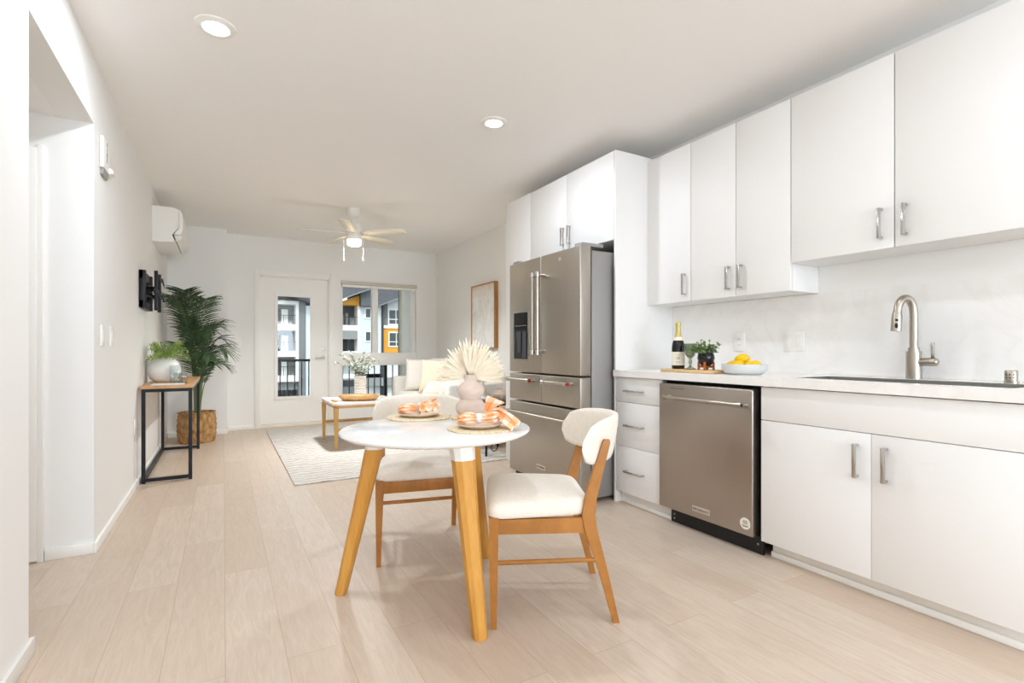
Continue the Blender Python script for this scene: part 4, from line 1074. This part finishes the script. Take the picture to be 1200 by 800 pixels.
# pillows
def pillow(c, hx, hz, th, rz, tilt, m, label, roll=0):
    rot = Matrix.Rotation(rz, 4, 'Z') @ Matrix.Rotation(tilt, 4, 'Y') @ Matrix.Rotation(roll, 4, 'X')
    b = B(); NN = 20; rings = []
    top, bot = [], []
    for sgn in (1, -1):
        rows = []
        for i in range(NN + 1):
            row = []
            for j in range(NN + 1):
                u, v2 = -1 + 2 * i / NN, -1 + 2 * j / NN
                h_ = max(0, (1 - u ** 4) * (1 - v2 ** 4)) ** .6
                pin = 1 - .07 * (1 - v2 * v2) * abs(u) ** 3; pin2 = 1 - .07 * (1 - u * u) * abs(v2) ** 3
                row.append(rot @ Vector((sgn * th * h_, u * hx * pin, v2 * hz * pin2)) + Vector(c))
            rows.append(row)
        b.sheet(rows)
    bmesh.ops.remove_doubles(b.bm, verts=b.bm.verts, dist=.0008)
    return b.build('throw_pillow', m, None, label, 'pillow', 'throw pillows on the sofa', ang=80)
pillow((2.36, 6.08, .712), .225, .225, .075, R(42), R(14), 'pillow', 'large cream throw pillow leaning at the middle of the sofa')
pillow((2.25, 5.68, .575), .20, .14, .07, R(48), R(58), 'pillow', 'slouched beige lumbar pillow lying on the sofa seat')
pillow((2.30, 5.29, .69), .20, .20, .075, R(50), R(12), 'pillow_w', 'rounded white throw pillow at the near end of the sofa')
pillow((2.34, 6.62, .715), .21, .22, .06, R(55), R(12), 'pillow_w', 'white throw pillow at the far end of the sofa near the window')
# side table with lamp and vase
t = root('side_table', (2.36, 4.62, 0), 'small dark wood side table with metal frame beside the sofa', 'side table')
TX0, TX1, TY0, TY1, TT = 2.23, 2.60, 4.40, 4.85, .545
B().box(TX0 + .011, TY0 + .011, TT - .028, TX1 - .011, TY1 - .011, TT, .003).build('tabletop', 'darkwood', t)
for x_ in (TX0, TX1):
    for y_ in (TY0, TY1): B().box(x_ - .009, y_ - .009, ZR if y_ > 4.3 and x_ < 2.44 else .0005, x_ + .009, y_ + .009, TT + .012, .002).build('leg', 'black', t)
o = B()
for y_ in (TY0, TY1): o.box(TX0, y_ - .006, .13, TX1, y_ + .006, .145); o.box(TX0, y_ - .006, TT - .045, TX1, y_ + .006, TT - .0285)
for x_ in (TX0, TX1): o.box(x_ - .006, TY0, .13, x_ + .006, TY1, .145); o.box(x_ - .006, TY0, TT - .045, x_ + .006, TY1, TT - .0285)
o.build('frame_rail', 'black', t)
o = B(); o.tube([(2.315 + .035 * math.cos(2 * PI * k / 24), TY0 - .008, .092 + .035 * math.sin(2 * PI * k / 24)) for k in range(25)], .005, 8, cap=False)
o.build('ring_ornament', 'black', t)
vx, vy = 2.435, 4.50
B().lathe([(0, TT + .0005), (.04, TT + .0005), (.065, TT + .03), (.07, TT + .06), (.055, TT + .09), (.03, TT + .105), (.028, TT + .12), (.022, TT + .12), (.022, TT + .1), (0, TT + .098)], vx, vy).build('bud_vase', 'ceramic', None, 'small blush bud vase on the dark side table', 'vase')
lp = root('table_lamp', (2.335, 4.68, TT), 'small white lamp with a shallow cone shade on the side table', 'lamp')
B().lathe([(0, TT + .0005), (.055, TT + .0005), (.055, TT + .012), (.016, TT + .02), (.011, TT + .1), (.011, TT + .27), (0, TT + .272)], 2.335, 4.68).build('stem', 'white_cer', lp)
B().lathe([(.115, TT + .245), (.118, TT + .25), (.105, TT + .285), (.055, TT + .325), (.014, TT + .335), (.012, TT + .35), (0, TT + .352)], 2.335, 4.68).build('lamp_shade', 'white_cer', lp, solid=0)
# little plant by the window behind the sofa arm
r = root('plant_stand', (2.50, 7.29, 0), 'slim white stand behind the far sofa armrest', 'plant stand')
B().lathe([(0, .0005), (.11, .0005), (.11, .02), (.02, .03), (.02, .63), (.11, .635), (.11, .65), (0, .65)], 2.50, 7.29).build('stand_body', 'white', r)
r = root('potted_succulent', (2.50, 7.29, .6505), 'small grey-green plant in a white pot by the window', 'plant')
B().lathe([(0, .6505), (.05, .6505), (.065, .72), (.06, .722), (.055, .70), (0, .70)], 2.50, 7.29).build('pot', 'white_cer', r)
o = B()
for i in range(60):
    a = rnd(0, 2 * PI); e = rnd(.1, 1.5)
    leaf(o, (2.50 + .02 * math.cos(a), 7.29 + .02 * math.sin(a), .705), (math.cos(a) * math.cos(e), math.sin(a) * math.cos(e), math.sin(e)), (0, 0, 1), rnd(.07, .12), .02)
o.build('foliage', 'succ', r)
# picture
m = M['art'] = mat('abstract_canvas', 'ECEAE6', .85)
f1 = noise(m, coords(m, (1, 1.2, .8)), 3.2, 5, .6, 1.8)
cA = ramp(m, f1, ((.40, 'EFEEEB'), (.485, 'E9E7E3'), (.5, 'D9D7D2'), (.515, 'E9E8E5'), (.62, 'F1F0EE')))
f2 = noise(m, coords(m, (1, 1, 1), loc=(3, 1, 4)), 4, 4)
sp3 = m.node_tree.nodes.new('ShaderNodeSeparateXYZ'); L(m, coords(m), sp3.inputs[0])
gt = m.node_tree.nodes.new('ShaderNodeMapRange'); gt.inputs['From Min'].default_value = .66; gt.inputs['From Max'].default_value = .80; L(m, sp3.outputs[2], gt.inputs[0])
mu = m.node_tree.nodes.new('ShaderNodeMath'); mu.operation = 'MULTIPLY'; L(m, gt.outputs[0], mu.inputs[0]); L(m, f2, mu.inputs[1])
L(m, mixc(m, mu.outputs[0], cA, 'D8BE9C'), bsdf(m).inputs['Base Color'])
r = root('framed_painting', (2.9, 5.78, 1.07), 'tall pale abstract painting in a thin wooden frame above the sofa', 'painting')
PY0, PY1, PZ0, PZ1 = 5.455, 6.12, 1.073, 1.895
o = B()
for a, c_, e, g in ((PY0, PZ0, PY0 + .012, PZ1), (PY1 - .012, PZ0, PY1, PZ1), (PY0 + .012, PZ0, PY1 - .012, PZ0 + .012), (PY0 + .012, PZ1 - .012, PY1 - .012, PZ1)): o.box(2.875, a, c_, XW - .001, e, g)
o.build('frame', 'framewood', r)
B().box(2.885, PY0 + .012, PZ0 + .012, 2.91, PY1 - .012, PZ1 - .012).build('canvas', 'art', r)

# ------------------------------------------------------------------ ceiling fan
FC = Vector((1.225, 5.566, 0))
r = root('ceiling_fan', (FC.x, FC.y, CH), 'white five-blade ceiling fan with a lit lamp over the living area', 'ceiling fan')
B().lathe([(0, CH - .0005), (.072, CH - .0005), (.072, CH - .02), (.06, CH - .06), (.03, CH - .085), (0, CH - .086)], FC.x, FC.y).build('canopy', 'white', r)
B().cyl((FC.x, FC.y, CH - .08), (FC.x, FC.y, 2.415), .011).build('downrod', 'white', r)
B().lathe([(0, 2.42), (.03, 2.42), (.07, 2.405), (.088, 2.37), (.088, 2.325), (.07, 2.31), (.075, 2.26), (.078, 2.235), (0, 2.235)], FC.x, FC.y).build('motor_housing', 'white', r)
B().lathe([(.0, 2.236), (.074, 2.236), (.076, 2.215), (.07, 2.185), (.05, 2.172), (0, 2.17)], FC.x, FC.y).build('lamp_bowl', 'fanlit', r)
for k in range(5):
    ph = R(62 + 72 * k); d_ = CR * math.cos(ph) + CF * math.sin(ph); s_ = Vector((-d_.y, d_.x, 0))
    rows = []
    zc = 2.305
    for q_, hw in ((.075, .02), (.13, .028), (.16, .05), (.30, .062), (.48, .068), (.555, .062), (.58, .045)):
        c_ = FC + d_ * q_ + Vector((0, 0, zc))
        rows.append([c_ - s_ * hw + Vector((0, 0, hw * .22)), c_ + s_ * hw - Vector((0, 0, hw * .22))])
    B().sheet(rows).build('blade', 'blade', r, solid=.007)
for dx in (-.075, .075):
    q_ = FC + CR * dx * 1.4 - CF * .02
    o = B(); o.cyl((q_.x, q_.y, 2.26), (q_.x, q_.y, 2.06), .0018, n=6); o.cyl((q_.x, q_.y, 2.06), (q_.x, q_.y, 2.015), .004, .0065, 10)
    o.tube([(q_.x, q_.y, 2.26), FC + CR * dx * .9 + Vector((0, 0, 2.27))], .003, 6)
    o.build('pull_chain', 'white', r)
def lamp(name, loc, size, power, parent, color=LAMP_COLOR, spread=PI):
    ld = bpy.data.lights.new(name, 'AREA'); ld.shape = 'DISK'; ld.size = size; ld.energy = power; ld.color = color; ld.spread = spread
    lo = bpy.data.objects.new(name, ld); COL.objects.link(lo); lo.parent = parent; lo.location = Vector(loc) - OFF[parent.name]
    return lo
lamp('fan_light', (FC.x, FC.y, 2.166), .15, FAN_W, r, (1, 1.02, 1.02), R(140))

# recessed downlights
def downlight(x_, y_, label, power=LAMP_W):
    r = root('recessed_downlight', (x_, y_, CH), label, 'ceiling light', 'recessed downlights')
    B().lathe([(.055, CH - .001), (.055, CH - .012), (.06, CH - .014), (.085, CH - .006), (.088, CH - .0005)], x_, y_, 40).build('trim_ring', 'white', r)
    B().lathe([(0, CH - .0005), (.054, CH - .0005), (.054, CH - .011), (0, CH - .0112)], x_, y_, 40).build('diffuser', 'lit', r)
    lamp('downlight_lamp', (x_, y_, CH - .016), .13, power, r)
downlight(-.03, 2.745, 'round recessed downlight nearest the hallway opening')
downlight(1.565, 2.975, 'round recessed downlight in front of the fridge')
downlight(-.03, .6, 'added round recessed downlight out of view beside the camera', 2)  # downlights from here on are added out of view to brighten the room
downlight(1.565, .75, 'added round recessed downlight out of view before the sink', 2)
downlight(-.03, -1.3, 'added round recessed downlight behind the camera near the left wall', 2)
downlight(1.565, -1.3, 'added round recessed downlight behind the camera near the right wall', 2)

# ------------------------------------------------------------------ balcony and buildings outside
struct(B().box(-.6, YB + .2, -.25, 3.1, 8.95, -.03), 'balcony_floor', 'deck', 'grey concrete balcony floor outside the door', 'balcony floor')
struct(B().box(-.6, YB + .2, 2.60, 3.2, 9.0, 2.8), 'balcony_ceiling', 'x_cream', 'cream soffit above the balcony', 'soffit')
w = B(); w.box(2.77, YB + .19, -.03, 2.95, 8.86, 2.6); w.box(2.74, 8.84, -.03, 2.79, 8.93, 2.6)
struct(w, 'wall_balcony', 'x_cream', 'cream side wall of the balcony')
B().box(2.735, 8.855, -.03, 2.768, 8.91, 2.6).build('downpipe', 'black', None, 'black vertical downpipe at the balcony side wall', 'downpipe')
rl = root('balcony_railing', (1.1, 8.8, 0), 'black metal balcony railing with vertical bars', 'railing')
B().box(-.55, 8.775, .865, 2.73, 8.825, .905, .004).build('top_rail', 'black', rl)
B().box(-.55, 8.78, .13, 2.73, 8.82, .185, .004).build('bottom_rail', 'black', rl)
k = 0
xx = -.5
while xx < 2.7:
    B().box(xx - .008, 8.792, .185, xx + .008, 8.808, .865).build('baluster', 'black', rl); xx += .107
for xx in (.02, 2.47):
    B().box(xx - .022, 8.775, -.03, xx + .022, 8.825, .865).build('post', 'black', rl)

struct(B().box(-60, 9.2, -3.6, 90, 90, -3.4), 'ground', 'asphalt', 'grey asphalt car park below the balcony', 'ground')
# grey building seen through the door
ba = root('apartment_building', (2, 46, -3.4), 'grey apartment block with stacked white balconies seen through the door', 'building', 'apartment buildings across the way')
o = B(); o.box(-8, 46.3, -3.4, 5.95, 54, 6.4); o.box(5.42, 45.0, -3.4, 5.95, 46.3, 5.6); o.build('walls', 'x_grey', ba)
o = B()
for z0, z1 in ((2.68, 3.17), (.5, .98), (-1.54, -1.05), (4.82, 5.1)): o.box(-8, 45.0, z0, 5.42, 46.35, z1)
o.box(5.2, 44.95, -1.54, 5.42, 46.3, 5.1); o.box(2.6, 45.0, -1.54, 2.8, 46.3, 5.1)
o.build('balcony_frame', 'x_white', ba)
for z0 in (3.17, .98, -1.05):
    f_ = B(); f_.box(3.7, 46.2, z0, 4.12, 46.32, z0 + 1.3); f_.build('window', 'x_glass', ba)
    B().box(4.22, 46.18, z0, 4.72, 46.32, z0 + 1.3).build('balcony_door', 'x_white', ba)
    o = B(); o.box(2.8, 45.02, z0 + .72, 5.2, 45.06, z0 + .76)
    for k in range(14): o.box(2.85 + k * .175, 45.03, z0, 2.87 + k * .175, 45.05, z0 + .74)
    o.box(4.26, 45.02, z0 - .1, 4.30, 45.06, z0 + .75)
    o.build('balcony_railing', 'x_dark', ba)
B().box(-8, 45.6, -2.25, 5.95, 46.3, -1.54).build('fascia_band', 'x_band', ba)
B().box(-8, 46.1, -3.4, 5.3, 46.3, -2.25).build('shopfront', 'x_garage', ba)
o = B(); o.prism([(4.1, 5.72), (4.1, 5.9), (6.45, 4.98), (6.45, 4.76)], 'y', 43.9, 44.3); o.build('eave', 'x_dark', ba)
o = B(); o.prism([(-8, 5.6), (4.2, 5.66), (6.42, 4.86), (6.42, 8), (-8, 8)], 'y', 44.3, 54); o.build('roof', 'x_roof', ba)

# ochre and pale blue building seen through the window
bb = root('apartment_building', (11, 46, -3.4), 'pale blue and ochre apartment block seen through the window', 'building', 'apartment buildings across the way')
o = B(); o.box(5.97, 44.95, -3.4, 8.6, 54, 4.75); o.box(10.34, 45, -3.4, 12.3, 54, 5.0); o.box(8.6, 46.4, -3.4, 10.34, 54, 5.0); o.box(12.3, 45.3, 3.1, 15.5, 54, 5.8); o.box(12.3, 45.3, -3.4, 15.5, 54, 0)
o.build('walls', 'x_blue', bb)
o = B(); o.box(12.45, 45.2, .0, 15.5, 45.3, 3.12); o.prism([(8.6, 4.95), (10.33, 4.95), (10.33, 5.85), (8.6, 5.15)], 'y', 44.9, 46.4); o.build('ochre_cladding', 'x_orange', bb)
B().box(12.92 - .32, 45.22, 3.3, 12.92, 45.32, 5.8).build('corrugated_panel', 'x_grey', bb)
o = B(); o.box(12.3, 45.1, 3.02, 15.5, 45.3, 3.3); o.box(8.6, 45, 2.75, 10.34, 46.4, 3.22); o.box(8.6, 45, .55, 10.34, 46.4, .95); o.box(8.6, 45.0, -1.4, 15.5, 45.35, -1.05); o.box(10.2, 44.98, -1.0, 10.42, 46.3, 4.95)
o.build('trim_bands', 'x_white', bb)
B().box(8.6, 45.0, 2.0, 10.2, 45.1, 2.75).build('balcony_screen', 'x_band', bb)
o = B(); o.box(8.6, 45.0, 3.9, 10.2, 45.05, 3.95); o.box(9.4, 45.0, .95, 9.45, 45.06, 2.0); o.box(9.4, 45.0, 3.2, 9.45, 45.06, 3.9)
for k in range(10): o.box(8.65 + k * .165, 45.02, 3.22, 8.67 + k * .165, 45.04, 3.9)
o.build('balcony_railing', 'x_dark', bb)
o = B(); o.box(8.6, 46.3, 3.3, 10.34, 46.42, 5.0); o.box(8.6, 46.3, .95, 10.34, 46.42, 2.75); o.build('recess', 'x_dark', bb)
o = B(); o.box(8.95, 45.7, 3.22, 9.2, 45.95, 4.1); o.box(9.35, 45.8, 3.22, 9.55, 45.9, 4.3); o.box(9.7, 45.7, 3.22, 10.1, 45.95, 3.9); o.build('balcony_furniture', 'x_band', bb)
def xwin(x0, x1, z0, z1, Y, bars=True, low=None):
    f_ = B(); f_.box(x0 - .12, Y - .08, z0 - .12, x1 + .12, Y + .02, z1 + .12)
    fo = f_.build('window', 'x_white', bb)
    g = B(); xm = (x0 + x1) / 2
    zb = z0 if low is None else low
    g.box(x0, Y - .1, zb, xm - .04, Y - .07, z1); g.box(xm + .04, Y - .1, zb, x1, Y - .07, z1)
    if low is not None: g.box(x0, Y - .1, z0, xm - .04, Y - .07, low - .08); g.box(xm + .04, Y - .1, z0, x1, Y - .07, low - .08)
    g.build('pane', 'x_glass', fo)
xwin(10.9, 11.75, 3.94, 4.67, 45); xwin(10.9, 11.75, 1.9, 2.64, 45)
xwin(13.07, 14.3, 3.45, 4.68, 45.3, low=3.9); xwin(13.07, 14.3, 1.45, 2.6, 45.2, low=1.85)
xwin(6.45, 7.2, 3.4, 4.3, 44.95); xwin(6.45, 7.2, 1.3, 2.2, 44.95); xwin(6.45, 7.2, -.8, .1, 44.95)
B().box(12.28, 44.9, -3.4, 12.46, 45.1, 5.2).build('downpipe', 'x_dark', bb)
o = B(); o.prism([(8.4, 5.28), (10.95, 6.35), (10.95, 8), (8.4, 8)], 'y', 43.9, 50); o.prism([(10.35, 4.86), (11.95, 4.96), (13.9, 5.82), (16, 6.6), (16, 9), (10.35, 9)], 'y', 44.3, 50); o.build('roof', 'x_roof', bb)
o = B(); o.prism([(8.4, 5.2), (8.4, 5.28), (10.95, 6.35), (10.95, 6.26)], 'y', 43.8, 44.0); o.prism([(11.85, 4.89), (11.85, 4.97), (13.9, 5.86), (13.9, 5.77)], 'y', 44.1, 44.3); o.build('eave', 'x_band', bb)
B().box(8.6, 44.2, -2.1, 15.5, 45.0, -1.4).build('awning_band', 'x_band', bb)
B().box(8.6, 44.0, -2.0, 10.1, 44.3, -1.5).build('canopy', 'x_garage', bb)
o = B(); o.box(10.5, 44.9, -3.4, 11.5, 45.0, -2.15); o.box(12.8, 44.9, -3.4, 13.4, 45.0, -2.15); o.build('shop_door', 'x_white', bb)
